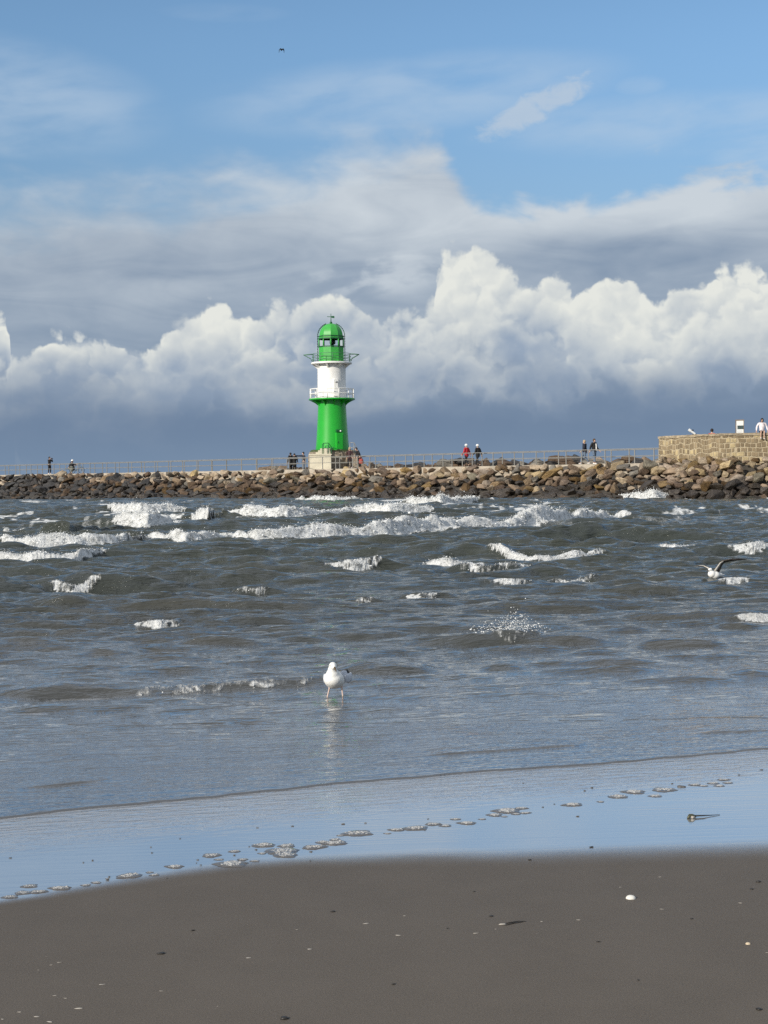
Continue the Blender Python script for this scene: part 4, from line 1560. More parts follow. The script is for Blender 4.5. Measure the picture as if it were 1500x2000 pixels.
# ---------------------------------------------------------------- people
def cloth(name, col_, rough=0.85):
    return material(name, col_, rough=rough, var=0.25, vscale=7.0, bump=0.008, bscale=18)


SKIN = material('skin', (0.52, 0.33, 0.25), rough=0.55, var=0.08, vscale=8)
C_BLACK = cloth('black_cloth', (0.012, 0.012, 0.014)); C_NAVY = cloth('navy_cloth', (0.014, 0.018, 0.032))
C_RED = cloth('red_cloth', (0.42, 0.018, 0.030)); C_PINK = cloth('pale_pink_cloth', (0.84, 0.74, 0.75))
C_JEANS = cloth('blue_denim', (0.12, 0.16, 0.22)); C_BROWN = cloth('maroon_brown_cloth', (0.060, 0.028, 0.030))
C_WHITE = cloth('white_cloth', (0.78, 0.77, 0.74)); C_GREY = cloth('grey_green_cloth', (0.16, 0.165, 0.14))
H_BLOND = cloth('blond_hair', (0.45, 0.34, 0.20)); H_DARK = cloth('dark_hair', (0.02, 0.014, 0.011)); H_GREY = cloth('grey_hair', (0.42, 0.40, 0.37))
H_BROWN = cloth('brown_hair', (0.10, 0.06, 0.035))


def skinned(name, pts, edges, mat, parent, root=0, sub=1):
    """grow ONE continuous surface round a skeleton; pts: (x, y, z, radius[, radius2])"""
    me = bpy.data.meshes.new(name)
    me.from_pydata([p[:3] for p in pts], edges, [])
    o = bpy.data.objects.new(name, me)
    COL.objects.link(o)
    o.modifiers.new('skin', 'SKIN')
    lay_ = me.skin_vertices[0] if len(me.skin_vertices) else None
    if lay_ is None:
        bm = bmesh.new(); bm.from_mesh(me)
        bm.verts.layers.skin.verify()
        bm.to_mesh(me); bm.free()
        lay_ = me.skin_vertices[0]
    for i, p in enumerate(pts):
        lay_.data[i].radius = (p[3], p[4] if len(p) > 4 else p[3])
        lay_.data[i].use_root = (i == root)
    sb = o.modifiers.new('sub', 'SUBSURF')
    sb.levels = sub; sb.render_levels = sub
    dg = bpy.context.evaluated_depsgraph_get()
    dg.update()
    me2 = bpy.data.meshes.new_from_object(o.evaluated_get(dg))
    me2.name = name
    bpy.data.objects.remove(o, do_unlink=True)
    bpy.data.meshes.remove(me)
    for p in me2.polygons:
        p.use_smooth = True
    me2.materials.clear()
    me2.materials.append(mat)
    return link(bpy.data.objects.new(name, me2), parent)


STAND = dict(hip=(0, 0, 0.93), chest=(0, 0, 1.30), neck=(0, 0.01, 1.47), head=(0, -0.02, 1.60),
             el=((-0.27, 0.02, 1.16), (0.27, 0.02, 1.16)), wr=((-0.29, -0.06, 0.90), (0.29, -0.06, 0.90)),
             kn=((-0.10, -0.02, 0.50), (0.10, -0.02, 0.50)), an=((-0.11, 0.02, 0.085), (0.11, 0.02, 0.085)))


def person(loc, rz, label, pose=None, top=C_BLACK, legs=C_BLACK, shoes=C_BLACK, hair=H_DARK, hairlen=0.0, hat=None, scale=1.0, coat=0.0,
           face=False, extra=None, sleeves=True, bare_shin=False, name_top='jacket', wide=1.0):
    P = dict(STAND)
    if pose:
        P.update(pose)
    root = empty('person', loc, rz)
    root.scale = (scale,) * 3
    tag(root, label, 'person')
    V3 = Vector
    hip, chest, neck, head = (V3(P[k]) for k in ('hip', 'chest', 'neck', 'head'))
    up = (neck - chest).normalized()
    side = V3((1, 0, 0))
    sh = [chest + (neck - chest) * 0.62 + side * s * 0.185 * wide for s in (-1, 1)]
    hj = [hip + side * s * 0.095 - V3((0, 0, 0.05)) for s in (-1, 1)]
    hdir = (head - neck).normalized()
    fwd = V3((0, -1, 0))
    pts, ed = [], []

    def add(v, r, r2=None, to=None):
        pts.append((v.x, v.y, v.z, r, r2 or r))
        if to is not None:
            ed.append((to, len(pts) - 1))
        return len(pts) - 1
    i_h = add(hip, 0.125, 0.095)
    i_c = add(chest, 0.135, 0.10, i_h)
    i_n0 = add(chest.lerp(neck, 0.75), 0.075, 0.07, i_c)
    i_n = add(neck, 0.052, 0.052, i_n0)
    i_j = add(neck + hdir * 0.055 + fwd * 0.012, 0.062, 0.070, i_n)
    i_hd = add(head, 0.076, 0.092, i_j)
    i_tp = add(head + hdir * 0.075, 0.060, 0.072, i_hd)
    add(head + hdir * -0.015 + fwd * 0.108, 0.014, 0.014, i_hd)          # nose
    for s, e, w in zip((0, 1), P['el'], P['wr']):
        e, w = V3(e), V3(w)
        a1 = add(sh[s], 0.055, 0.055, i_n0)
        a2 = add(e, 0.042, 0.042, a1)
        a3 = add(w, 0.027, 0.030, a2)
        d = (w - e).normalized()
        palm = w + d * 0.075
        a4 = add(palm, 0.020, 0.036, a3)
        sd = d.cross(fwd)
        sd = sd.normalized() if sd.length > 0.2 else V3((1, 0, 0))
        for q, ln in zip((-0.030, -0.010, 0.010, 0.030), (0.055, 0.075, 0.082, 0.066)):
            f1 = add(palm + d * ln * 0.5 + sd * q, 0.0095, 0.0095, a4)
            add(palm + d * ln * 0.95 + sd * q + fwd * 0.018, 0.008, 0.008, f1)
        add(w + d * 0.055 + sd * (0.055 if s else -0.055), 0.010, 0.010, a3)
    for s, k, a in zip((0, 1), P['kn'], P['an']):
        k, a = V3(k), V3(a)
        l1 = add(hj[s], 0.078, 0.085, i_h)
        l2 = add(k, 0.050, 0.052, l1)
        l3 = add(k.lerp(a, 0.35), 0.048, 0.052, l2)
        l4 = add(a, 0.036, 0.040, l3)
        add(a + fwd * 0.10 - V3((0, 0, 0.045)), 0.030, 0.024, l4)
    body = skinned('body', pts, ed, SKIN, root)
    # upper garment
    pts, ed = [], []
    low = hip - V3((0, 0, 0.06 + coat))
    i0 = add(chest, 0.175 * wide, 0.135 * wide)
    i1 = add(hip.lerp(chest, 0.45), 0.155 * wide, 0.125 * wide, i0)
    i2 = add(low, 0.165 * wide, 0.130 * wide, i1)
    i3 = add(chest.lerp(neck, 0.62), 0.105, 0.095, i0)
    add(neck - hdir * 0.02, 0.068, 0.068, i3)
    for s, e, w in zip((0, 1), P['el'], P['wr']):
        e, w = V3(e), V3(w)
        a1 = add(sh[s], 0.080, 0.080, i3)
        a2 = add(e, 0.064, 0.064, a1)
        add(w, 0.045, 0.045, a2)
    skinned(name_top, pts, ed, top, root)
    # trousers
    pts, ed = [], []
    i0 = add(hip + V3((0, 0, 0.03)), 0.145, 0.115)
    for s, k, a in zip((0, 1), P['kn'], P['an']):
        k, a = V3(k), V3(a)
        l1 = add(hj[s] * 1.0 - V3((0, 0, 0.02)), 0.098, 0.102, i0)
        l2 = add(k, 0.070, 0.072, l1)
        if not bare_shin:
            add(k.lerp(a, 0.90), 0.056, 0.060, l2)
    skinned('trousers', pts, ed, legs, root)
    for a in P['an']:
        a = V3(a)
        skinned('shoe', [(a.x, a.y + 0.045, a.z - 0.03, 0.050, 0.050), (a.x, a.y - 0.05, a.z - 0.045, 0.048, 0.036), (a.x, a.y - 0.155, a.z - 0.05, 0.044, 0.030)],
                [(0, 1), (1, 2)], shoes, root)
    # hair or cap
    bm = bmesh.new()
    bmesh.ops.create_icosphere(bm, subdivisions=3, radius=1.0)
    for v in bm.verts:
        c = v.co.copy()
        z = c.z * 0.115
        if c.z < -0.1:
            z *= 1 + hairlen
        if c.y < -0.25 and c.z < 0.45:                       # leave the face free
            c.y, c.x = -0.25 + (c.y + 0.25) * 0.15, c.x * 0.95
        wv_ = 1 + 0.05 * math.sin(c.x * 9 + c.z * 7) + 0.04 * math.sin(c.y * 13)
        v.co = head + hdir * 0.035 + V3((c.x * 0.098 * wv_, c.y * 0.112 * wv_ + 0.018, z))
    bmesh.ops.delete(bm, geom=[v for v in bm.verts if v.co.y < head.y - 0.03 and v.co.z < head.z + 0.03], context='VERTS')
    mesh_bm('hair', bm, hair, root, smooth=True)
    if hat is not None:
        bm = bmesh.new()
        add_lathe(bm, [(0.118, 0.035), (0.122, 0.06), (0.116, 0.10), (0.095, 0.145), (0.05, 0.172), (0.001, 0.18)], 20, Matrix.Translation(head + V3((0, 0.005, 0))))
        add_lathe(bm, [(0.108, 0.03), (0.126, 0.03), (0.128, 0.075), (0.110, 0.078)], 20, Matrix.Translation(head + V3((0, 0.005, 0))))
        mesh_bm('hat', bm, hat, root, smooth=True)
    if face:
        for s in (-1, 1):
            bm = bmesh.new()
            bmesh.ops.create_icosphere(bm, subdivisions=1, radius=0.011, matrix=Matrix.Translation(head + V3((s * 0.032, -0.088, 0.012))))
            mesh_bm('eye', bm, C_BLACK, root, smooth=True)
        bm = bmesh.new()
        bmesh.ops.create_icosphere(bm, subdivisions=1, radius=1, matrix=Matrix.Translation(head + V3((0, -0.086, -0.055))) @ Matrix.Diagonal((0.026, 0.008, 0.007, 1)))
        mesh_bm('mouth', bm, material('lips', (0.38, 0.13, 0.12)), root, smooth=True)
    return root


def spot(px, b, z=WALK_Z):
    q = mole(mole_ab(px, b), b, z)
    return q


WALK = dict(kn=((-0.10, -0.20, 0.52), (0.10, 0.06, 0.50)), an=((-0.10, -0.30, 0.10), (0.10, 0.34, 0.13)),
            wr=((-0.29, 0.14, 0.92), (0.29, -0.22, 0.93)), el=((-0.27, 0.10, 1.16), (0.27, 0.0, 1.15)))
away = R(-133.5)
# left end: somebody photographing, and a cyclist
person(spot(97, -1.4), R(60), 'person in black raising a camera to the face near the left end of the walkway',
       dict(el=((-0.24, -0.20, 1.22), (0.24, -0.20, 1.22)), wr=((-0.07, -0.26, 1.50), (0.07, -0.26, 1.50)), an=((-0.15, 0.02, 0.085), (0.15, 0.02, 0.085)), kn=((-0.13, -0.02, 0.5), (0.13, -0.02, 0.5))),
       shoes=C_WHITE, scale=1.02)
q = spot(97, -1.4)
bm = bmesh.new()
Mq = Matrix.Translation((q.x, q.y, q.z)) @ Matrix.Rotation(R(60), 4, 'Z')
add_box(bm, (-0.07, -0.36, 1.52), (0.07, -0.28, 1.62)); add_tube(bm, [(0, -0.35, 1.57), (0, -0.45, 1.57)], 0.035, 10)
cm_ = mesh_bm('camera', bm, C_BLACK); cm_.matrix_world = Mq
tag(cm_, 'black camera held up by the person at the left end of the walkway', 'camera')
SQUAT = dict(hip=(0, 0.10, 0.56), chest=(0, -0.12, 0.90), neck=(0, -0.20, 1.06), head=(0, -0.27, 1.18),
             el=((-0.26, -0.30, 0.84), (0.26, -0.30, 0.84)), wr=((-0.16, -0.52, 0.80), (0.18, -0.55, 0.86)),
             kn=((-0.14, -0.34, 0.52), (0.14, -0.34, 0.52)), an=((-0.14, -0.06, 0.085), (0.14, -0.06, 0.085)))
person(spot(137, -1.5), R(70), 'person in a white helmet and dark jacket crouching beside the loaded bicycle', SQUAT, top=C_BLACK, legs=C_GREY, hat=C_WHITE, shoes=C_BLACK, scale=1.06)


def bicycle(loc, rz, label):
    root = empty('bicycle', loc, rz)
    tag(root, label, 'bicycle')
    fr = material('grey_bicycle_frame', (0.16, 0.17, 0.16), rough=0.4, metal=0.3)
    bm = bmesh.new()
    A_, B_, C_, D_, E_ = (-0.52, 0, .34), (-0.06, 0, .30), (-0.16, 0, .82), (0.36, 0, .86), (0.52, 0, .34)
    for u, v in ((A_, B_), (A_, C_), (B_, C_), (B_, D_), (C_, D_), (D_, E_)):
        add_tube(bm, [u, v], 0.022, 6)
    add_tube(bm, [D_, (0.33, 0, 1.0)], 0.02, 6)
    mesh_bm('frame', bm, fr, root, smooth=True)
    bm = bmesh.new(); add_tube(bm, [(0.26, -0.28, 1.03), (0.33, -0.1, 1.0), (0.33, 0.1, 1.0), (0.26, 0.28, 1.03)], 0.02, 6); mesh_bm('handlebar', bm, C_BLACK, root, smooth=True)
    bm = bmesh.new(); add_tube(bm, [(-0.30, 0, .90), (-0.16, 0, .91), (-0.02, 0, .89)], [0.07, 0.06, 0.025], 8); add_tube(bm, [(-0.16, 0, .82), (-0.17, 0, .89)], 0.018, 6); mesh_bm('saddle', bm, C_BLACK, root, smooth=True)
    for x in (-0.52, 0.52):
        bm = bmesh.new()
        add_tube(bm, [(x + 0.32 * math.cos(t * math.pi / 16), 0, .34 + 0.32 * math.sin(t * math.pi / 16)) for t in range(33)], 0.022, 6, cap=False)
        w = mesh_bm('wheel', bm, C_BLACK, root, smooth=True)
        bm = bmesh.new()
        for k in range(9):
            a = k * math.pi / 9
            add_tube(bm, [(x - 0.30 * math.cos(a), 0, .34 - 0.30 * math.sin(a)), (x + 0.30 * math.cos(a), 0, .34 + 0.30 * math.sin(a))], 0.004, 4)
        mesh_bm('spokes', bm, steel, w)
    for s in (-1, 1):
        bm = bmesh.new()
        add_box(bm, (-0.72, 0.05 if s > 0 else -0.22, 0.36), (-0.36, 0.22 if s > 0 else -0.05, 0.76))
        bmesh.ops.bevel(bm, geom=bm.edges[:], offset=0.03, segments=2, affect='EDGES')
        mesh_bm('pannier', bm, C_GREY if s < 0 else C_BLACK, root, smooth=False)
    bm = bmesh.new(); add_tube(bm, [(-0.54, -0.2, 0.86), (-0.54, 0.2, 0.86)], 0.10, 10); mesh_bm('bag_roll', bm, C_BLACK, root)
    return root


bicycle(spot(150.5, -1.3), R(-20), 'loaded touring bicycle with panniers parked against the railing near the left end')

# by the lighthouse
person(spot(568, -4.3, 2.2), away, 'person in a long black coat, left one of the pair left of the lighthouse', wide=1.3, coat=0.42, scale=1.0)
person(spot(575.5, -4.5, 2.2), R(170), 'person in black with dark hood, the right one of the pair left of the lighthouse', wide=1.28, coat=0.42, scale=0.96)
person(spot(593, -4.3, 2.2), R(-60), 'person in a dark jacket and pale jeans pointing to the left with one arm',
       dict(el=((-0.34, -0.34, 1.40), (0.27, 0.02, 1.16)), wr=((-0.40, -0.60, 1.44), (0.29, -0.06, 0.90))), top=C_NAVY, legs=C_JEANS, scale=1.02)
person(spot(683.5, -0.7), R(-14), 'woman in a maroon coat and black trousers walking towards the beach in white shoes',
       dict(WALK, an=((-0.11, -0.10, 0.085), (0.11, 0.14, 0.10)), kn=((-0.10, -0.08, 0.5), (0.10, 0.0, 0.5))), top=C_BROWN, legs=C_BLACK, shoes=C_WHITE, hair=H_BLOND, hairlen=0.5, coat=0.32, face=True, scale=1.0, name_top='coat')
LEAN = dict(chest=(0, -0.14, 1.26), neck=(0, -0.24, 1.41), head=(0, -0.30, 1.53), el=((-0.28, -0.16, 1.10), (0.28, -0.14, 1.10)), wr=((-0.24, -0.30, 0.92), (0.24, -0.32, 0.92)))
rp = person(spot(703, -2.9), R(-62), 'person in a black jacket leaning forward beside the stairs with a red bag', LEAN, top=C_BLACK, legs=C_BLACK, scale=1.06)
bm = bmesh.new()
add_box(bm, (-0.17, -0.09, 0.42), (0.17, 0.09, 0.80)); bmesh.ops.bevel(bm, geom=bm.edges[:], offset=0.04, segments=2, affect='EDGES')
for y in (-0.05, 0.05):
    add_tube(bm, [(-0.1, y, 0.79), (-0.07, y, 0.90), (0.07, y, 0.90), (0.1, y, 0.79)], 0.012, 6)
hb = mesh_bm('shoulder_bag', bm, cloth('red_brown_bag', (0.30, 0.06, 0.045))); hb.location = spot(705.5, -2.5); hb.rotation_euler = (0, 0, R(-30))
tag(hb, 'reddish brown bag carried by the leaning person at the stairs', 'bag')
# right half
person(spot(911.5, -2.6), away, 'person in a red jacket and white hat walking away along the railing', WALK, top=C_RED, legs=C_BLACK, hair=H_GREY, hat=C_WHITE, scale=1.0, coat=0.16, wide=1.22)
person(spot(933.5, -2.4), away, 'person in a black jacket and white hat walking beside the red jacket', WALK, top=C_BLACK, legs=C_BLACK, hair=H_GREY, hat=C_WHITE, scale=0.97, wide=1.25, coat=0.18)
person(spot(1142, -1.3), R(-100), 'blond person in a navy jacket and grey jeans striding to the left', WALK, top=C_NAVY, legs=C_JEANS, shoes=C_WHITE, hair=H_BLOND, scale=1.0, wide=1.2, coat=0.08)
pw = person(spot(1161, -1.1), R(42), 'person in an open black jacket over a white shirt, right one of the walking couple',
            dict(WALK, an=((-0.11, -0.16, 0.085), (0.11, 0.16, 0.10)), kn=((-0.10, -0.10, 0.5), (0.10, 0.02, 0.5))), top=C_BLACK, legs=C_JEANS, shoes=C_WHITE, hair=H_BROWN, scale=1.04, face=True, wide=1.2, coat=0.12)
skinned('shirt', [(0.03, -0.125, 1.42, 0.05, 0.05), (0.04, -0.155, 1.2, 0.06, 0.045), (0.045, -0.15, 0.90, 0.06, 0.04)], [(0, 1), (1, 2)], C_WHITE, pw)
# behind and on the stone wall
q = on_wall_line(1390.5)
k = ray(1390.5, 850)
person(Vector((k.x / k.y * (q.y + 2.4), q.y + 2.4, 2.75)), R(150), 'dark haired person in a red jacket, only head and shoulders above the stone wall', top=C_RED, legs=C_BLACK, hair=H_DARK, scale=1.10)
q = on_wall_line(1490)
SIT = dict(hip=(0, 0, 0.12), chest=(0, -0.06, 0.50), neck=(0, -0.07, 0.68), head=(0.01, -0.10, 0.82),
           el=((-0.32, 0.02, 0.40), (0.32, 0.0, 0.40)), wr=((-0.36, -0.10, 0.14), (0.36, -0.08, 0.14)),
           kn=((-0.10, -0.42, 0.11), (0.10, -0.42, 0.11)), an=((-0.12, -0.36, -0.30), (0.08, -0.44, -0.34)))
person(Vector((q.x, q.y + 0.26, WALL_Z1 + 0.125)), R(-6), 'woman in a pale pink pullover and black shorts sitting on the stone wall', SIT, top=C_PINK, legs=C_BLACK, shoes=C_WHITE,
       hair=H_DARK, hairlen=1.1, face=True, name_top='pullover', bare_shin=True, wide=1.1, scale=1.0)

# ---------------------------------------------------------------- birds
F_WHITE = material('white_feathers', (0.80, 0.79, 0.75), rough=0.8, var=0.05, vscale=30, bump=0.002, bscale=120)
F_GREY = material('pale_grey_feathers', (0.55, 0.57, 0.61), rough=0.8, var=0.12, vscale=40, bump=0.002, bscale=150)
F_DARK = material('black_feathers', (0.020, 0.020, 0.022), rough=0.75)
F_BROWN = material('mottled_brown_feathers', (0.085, 0.068, 0.052), rough=0.85, var=0.55, vscale=45, bump=0.002, bscale=150)
F_UNDER = material('pale_underwing', (0.46, 0.43, 0.38), rough=0.85, var=0.3, vscale=30)
BILL = material('dark_yellow_bill', (0.10, 0.065, 0.03), rough=0.45)
LEG = material('pinkish_leg', (0.55, 0.42, 0.36), rough=0.55)
EYEM = material('dark_eye', (0.01, 0.01, 0.01), rough=0.15)


def blade(name, lead, trail, mat, parent, thick=0.006):
    """a wing: lofted between leading and trailing edge, thicker in front"""
    bm = bmesh.new()
    n = len(lead)
    U_, D_ = [], []
    for i, (a, b) in enumerate(zip(lead, trail)):
        a, b = Vector(a), Vector(b)
        t0 = thick * (1 - 0.75 * i / (n - 1))
        ru, rd = [], []
        for j in range(6):
            f = j / 5
            p = a.lerp(b, f)
            cam_ = math.sin(math.pi * min(1, f * 1.1)) * 0.06 * (b - a).length
            h = t0 * (math.sqrt(max(0, 1 - (f * 1.0) ** 2)) * 0.9 + 0.12)
            nrm = (b - a).cross(Vector(lead[min(i + 1, n - 1)]) - Vector(lead[max(i - 1, 0)])).normalized()
            if nrm.z < 0: nrm = -nrm
            ru.append(bm.verts.new(p + nrm * (cam_ + h)))
            rd.append(bm.verts.new(p + nrm * (cam_ - h)))
        U_.append(ru); D_.append(rd)
    for i in range(n - 1):
        for j in range(5):
            bm.faces.new((U_[i][j], U_[i + 1][j], U_[i + 1][j + 1], U_[i][j + 1]))
            bm.faces.new((D_[i][j], D_[i][j + 1], D_[i + 1][j + 1], D_[i + 1][j]))
        bm.faces.new((U_[i][0], D_[i][0], D_[i + 1][0], U_[i + 1][0]))
        bm.faces.new((U_[i][5], U_[i + 1][5], D_[i + 1][5], D_[i][5]))
    bm.faces.new(U_[0] + D_[0][::-1]); bm.faces.new(U_[-1][::-1] + D_[-1])
    return mesh_bm(name, bm, mat, parent, smooth=True)


def bill(parent, base, tip, r=0.0065):
    base, tip = Vector(base), Vector(tip)
    bm = bmesh.new()
    m = base.lerp(tip, 0.65)
    add_tube(bm, [base, m, tip - Vector((0, 0, 0.0))], [r, r * 0.8, r * 0.18], 8)
    return mesh_bm('bill', bm, BILL, parent, smooth=True)


def eye(parent, p, r=0.0036):
    bm = bmesh.new()
    bmesh.ops.create_icosphere(bm, subdivisions=2, radius=r, matrix=Matrix.Translation(p))
    return mesh_bm('eye', bm, EYEM, parent, smooth=True)


def moulded(name, balls, mat, parent, voxel=0.005, smooth=10):
    """ONE continuous body: overlapping ellipsoids (x, y, z, rx, ry, rz[, pitch]) fused by remeshing"""
    bm = bmesh.new()
    for q in balls:
        x, y, z, rx, ry, rz = q[:6]
        M = Matrix.Translation((x, y, z)) @ Matrix.Rotation(q[7] if len(q) > 7 else 0, 4, 'Z') @ Matrix.Rotation(q[6] if len(q) > 6 else 0, 4, 'X') @ Matrix.Diagonal((rx, ry, rz, 1))
        bmesh.ops.create_uvsphere(bm, u_segments=24, v_segments=16, radius=1.0, matrix=M)
    me = bpy.data.meshes.new(name)
    bm.to_mesh(me); bm.free()
    o = link(bpy.data.objects.new(name, me))
    r = o.modifiers.new('remesh', 'REMESH'); r.mode = 'VOXEL'; r.voxel_size = voxel
    sm = o.modifiers.new('smooth', 'SMOOTH'); sm.iterations = smooth; sm.factor = 0.5
    dg = bpy.context.evaluated_depsgraph_get(); dg.update()
    me2 = bpy.data.meshes.new_from_object(o.evaluated_get(dg)); me2.name = name
    bpy.data.objects.remove(o, do_unlink=True); bpy.data.meshes.remove(me)
    for p in me2.polygons: p.use_smooth = True
    me2.materials.clear(); me2.materials.append(mat)
    return link(bpy.data.objects.new(name, me2), parent)


# gull standing in the shallows, facing the viewer
g0 = on_plane(652.5, 1362, 0.012)
gull = empty('seagull', g0)
tag(gull, 'white seagull standing on pink legs in shallow water, facing the camera', 'bird')
body = moulded('body', [(0.004, 0.030, 0.117, 0.073, 0.105, 0.062, -0.10), (-0.002, -0.010, 0.130, 0.068, 0.070, 0.058), (-0.006, -0.035, 0.160, 0.047, 0.044, 0.045),
                         (0.030, 0.120, 0.118, 0.056, 0.100, 0.042, 0.0, -0.25), (0.062, 0.215, 0.122, 0.024, 0.085, 0.013, 0.0, -0.3),
                         (-0.007, -0.045, 0.190, 0.033, 0.031, 0.040), (-0.004, -0.052, 0.222, 0.0275, 0.033, 0.0275), (0.003, -0.074, 0.217, 0.018, 0.022, 0.017)], F_WHITE, gull)
bill(gull, (0.008, -0.090, 0.216), (0.021, -0.121, 0.192))
eye(gull, (-0.022, -0.076, 0.226)); eye(gull, (0.030, -0.072, 0.223))
for s in (-1, 1):
    lead = [(s * 0.060 + 0.006, -0.005, 0.150), (s * 0.076 + 0.014, 0.05, 0.155), (s * 0.072 + 0.035, 0.13, 0.150), (s * 0.045 + 0.065, 0.23, 0.140), (s * 0.02 + 0.085, 0.31, 0.133)]
    trail = [(s * 0.066 + 0.006, 0.0, 0.105), (s * 0.083 + 0.016, 0.05, 0.090), (s * 0.078 + 0.04, 0.13, 0.100), (s * 0.05 + 0.068, 0.23, 0.118), (s * 0.022 + 0.086, 0.31, 0.126)]
    w = blade('wing', lead, trail, F_GREY, gull, 0.010)
    if s > 0:                                               # the slightly opened right wing
        blade('scapular', [(0.050, 0.0, 0.170), (0.062, 0.03, 0.180), (0.078, 0.09, 0.170), (0.088, 0.16, 0.145)],
              [(0.054, 0.0, 0.135), (0.076, 0.03, 0.130), (0.090, 0.09, 0.130), (0.094, 0.16, 0.138)], F_GREY, w, 0.010)
        blade('wing_tip', [(0.072, 0.10, 0.174), (0.086, 0.14, 0.174), (0.098, 0.20, 0.152)], [(0.090, 0.10, 0.140), (0.098, 0.14, 0.140), (0.102, 0.20, 0.146)], F_DARK, w, 0.006)
    else:
        blade('wing_tip', [(s * 0.03 + 0.075, 0.26, 0.142), (s * 0.02 + 0.090, 0.33, 0.136)], [(s * 0.034 + 0.075, 0.26, 0.128), (s * 0.022 + 0.092, 0.33, 0.130)], F_DARK, w, 0.006)
for (x0_, x1_) in ((-0.032, -0.046), (0.054, 0.060)):
    bm = bmesh.new()
    add_tube(bm, [(x0_ * 0.9, 0.02, 0.080), (x0_, 0.015, 0.058), (x0_ * 0.6 + x1_ * 0.4, 0.012, 0.036), (x1_, 0.0, 0.004), (x1_, 0.0, -0.03)], [0.012, 0.0062, 0.0052, 0.0050, 0.0050], 8)
    lg = mesh_bm('leg', bm, LEG, gull, smooth=True)
    bm = bmesh.new()
    vv = [bm.verts.new((x1_ + dx, dy, -0.03)) for dx, dy in ((0, 0.012), (-0.022, -0.045), (0, -0.055), (0.022, -0.045))]
    vt = [bm.verts.new((x1_ + dx, dy, -0.026)) for dx, dy in ((0, 0.010), (-0.020, -0.043), (0, -0.053), (0.020, -0.043))]
    bm.faces.new(vv[::-1]); bm.faces.new(vt)
    for i in range(4):
        bm.faces.new((vv[i], vv[(i + 1) % 4], vt[(i + 1) % 4], vt[i]))
    mesh_bm('foot', bm, LEG, lg)

# gull settling on the water with raised wings
g1 = on_plane(1393, 1133, 0.02)
gull2 = empty('seagull', (g1.x, g1.y, 0.05))
tag(gull2, 'mottled brown seagull with raised wings settling on the waves at the right', 'bird')
moulded('body', [(0.020, 0.012, 0.040, 0.080, 0.066, 0.058), (-0.025, -0.018, 0.058, 0.055, 0.052, 0.052), (0.090, 0.062, 0.036, 0.080, 0.045, 0.034, 0.0, 0.6), (0.150, 0.105, 0.036, 0.050, 0.024, 0.012, 0.0, 0.6),
                 (-0.040, -0.028, 0.095, 0.028, 0.028, 0.036), (-0.048, -0.036, 0.122, 0.029, 0.026, 0.025), (-0.066, -0.048, 0.117, 0.018, 0.015, 0.014)], F_WHITE, gull2)
bill(gull2, (-0.070, -0.052, 0.113), (-0.104, -0.074, 0.104), 0.006)
eye(gull2, (-0.056, -0.062, 0.122)); eye(gull2, (-0.058, -0.022, 0.122))
w = blade('wing', [(0.000, 0.000, 0.085), (0.055, 0.005, 0.150), (0.105, 0.012, 0.218), (0.150, 0.020, 0.246), (0.250, 0.040, 0.258), (0.370, 0.065, 0.262), (0.490, 0.095, 0.252)],
          [(0.085, 0.050, 0.055), (0.120, 0.075, 0.110), (0.150, 0.110, 0.165), (0.185, 0.130, 0.205), (0.270, 0.140, 0.225), (0.380, 0.130, 0.240), (0.492, 0.100, 0.250)], F_BROWN, gull2, 0.012)
blade('leading_edge', [(0.000, -0.012, 0.082), (0.050, -0.008, 0.146), (0.100, 0.0, 0.214), (0.148, 0.008, 0.240)],
      [(0.028, 0.012, 0.070), (0.076, 0.020, 0.130), (0.118, 0.030, 0.196), (0.160, 0.040, 0.226)], F_UNDER, w, 0.012)
blade('primary_feathers', [(0.240, 0.040, 0.264), (0.370, 0.066, 0.268), (0.500, 0.097, 0.254)], [(0.275, 0.150, 0.226), (0.385, 0.140, 0.240), (0.505, 0.104, 0.250)], F_DARK, w, 0.008)
w = blade('wing', [(-0.010, 0.010, 0.088), (-0.060, 0.060, 0.140), (-0.105, 0.130, 0.165), (-0.150, 0.230, 0.165), (-0.190, 0.340, 0.152)],
          [(0.060, 0.080, 0.055), (0.020, 0.150, 0.105), (-0.030, 0.230, 0.130), (-0.090, 0.310, 0.142), (-0.185, 0.360, 0.150)], F_BROWN, gull2, 0.012)
blade('leading_edge', [(-0.014, 0.000, 0.088), (-0.064, 0.050, 0.142), (-0.110, 0.122, 0.168), (-0.160, 0.230, 0.168)],
      [(0.010, 0.028, 0.076), (-0.040, 0.078, 0.126), (-0.085, 0.150, 0.152), (-0.140, 0.250, 0.158)], F_UNDER, w, 0.010)

# bird high in the sky, wings on the downstroke
fb = at_dist(550, 97.5, 70.0)
bird = empty('flying_bird', fb, R(15))
tag(bird, 'small dark bird flying high in the blue sky with drooping wings', 'bird')
k = 0.62
skinned('body', [(0, 0.20 * k, 0.0, 0.015, 0.01), (0, 0.08 * k, 0.0, 0.035, 0.032), (0, -0.04 * k, 0.0, 0.042, 0.040), (0, -0.14 * k, 0.015, 0.028, 0.026), (0, -0.19 * k, 0.015, 0.012, 0.012)],
        [(0, 1), (1, 2), (2, 3), (3, 4)], F_DARK, bird, root=2, sub=1)
for s in (-1, 1):
    blade('wing', [(s * 0.01, -0.08 * k, 0.02), (s * 0.07, -0.11 * k, 0.045), (s * 0.105, -0.08 * k, 0.00), (s * 0.115, 0.0, -0.11)],
          [(s * 0.01, 0.10 * k, 0.015), (s * 0.07, 0.11 * k, 0.03), (s * 0.11, 0.10 * k, -0.02), (s * 0.117, 0.05, -0.12)], F_DARK, bird, 0.016)

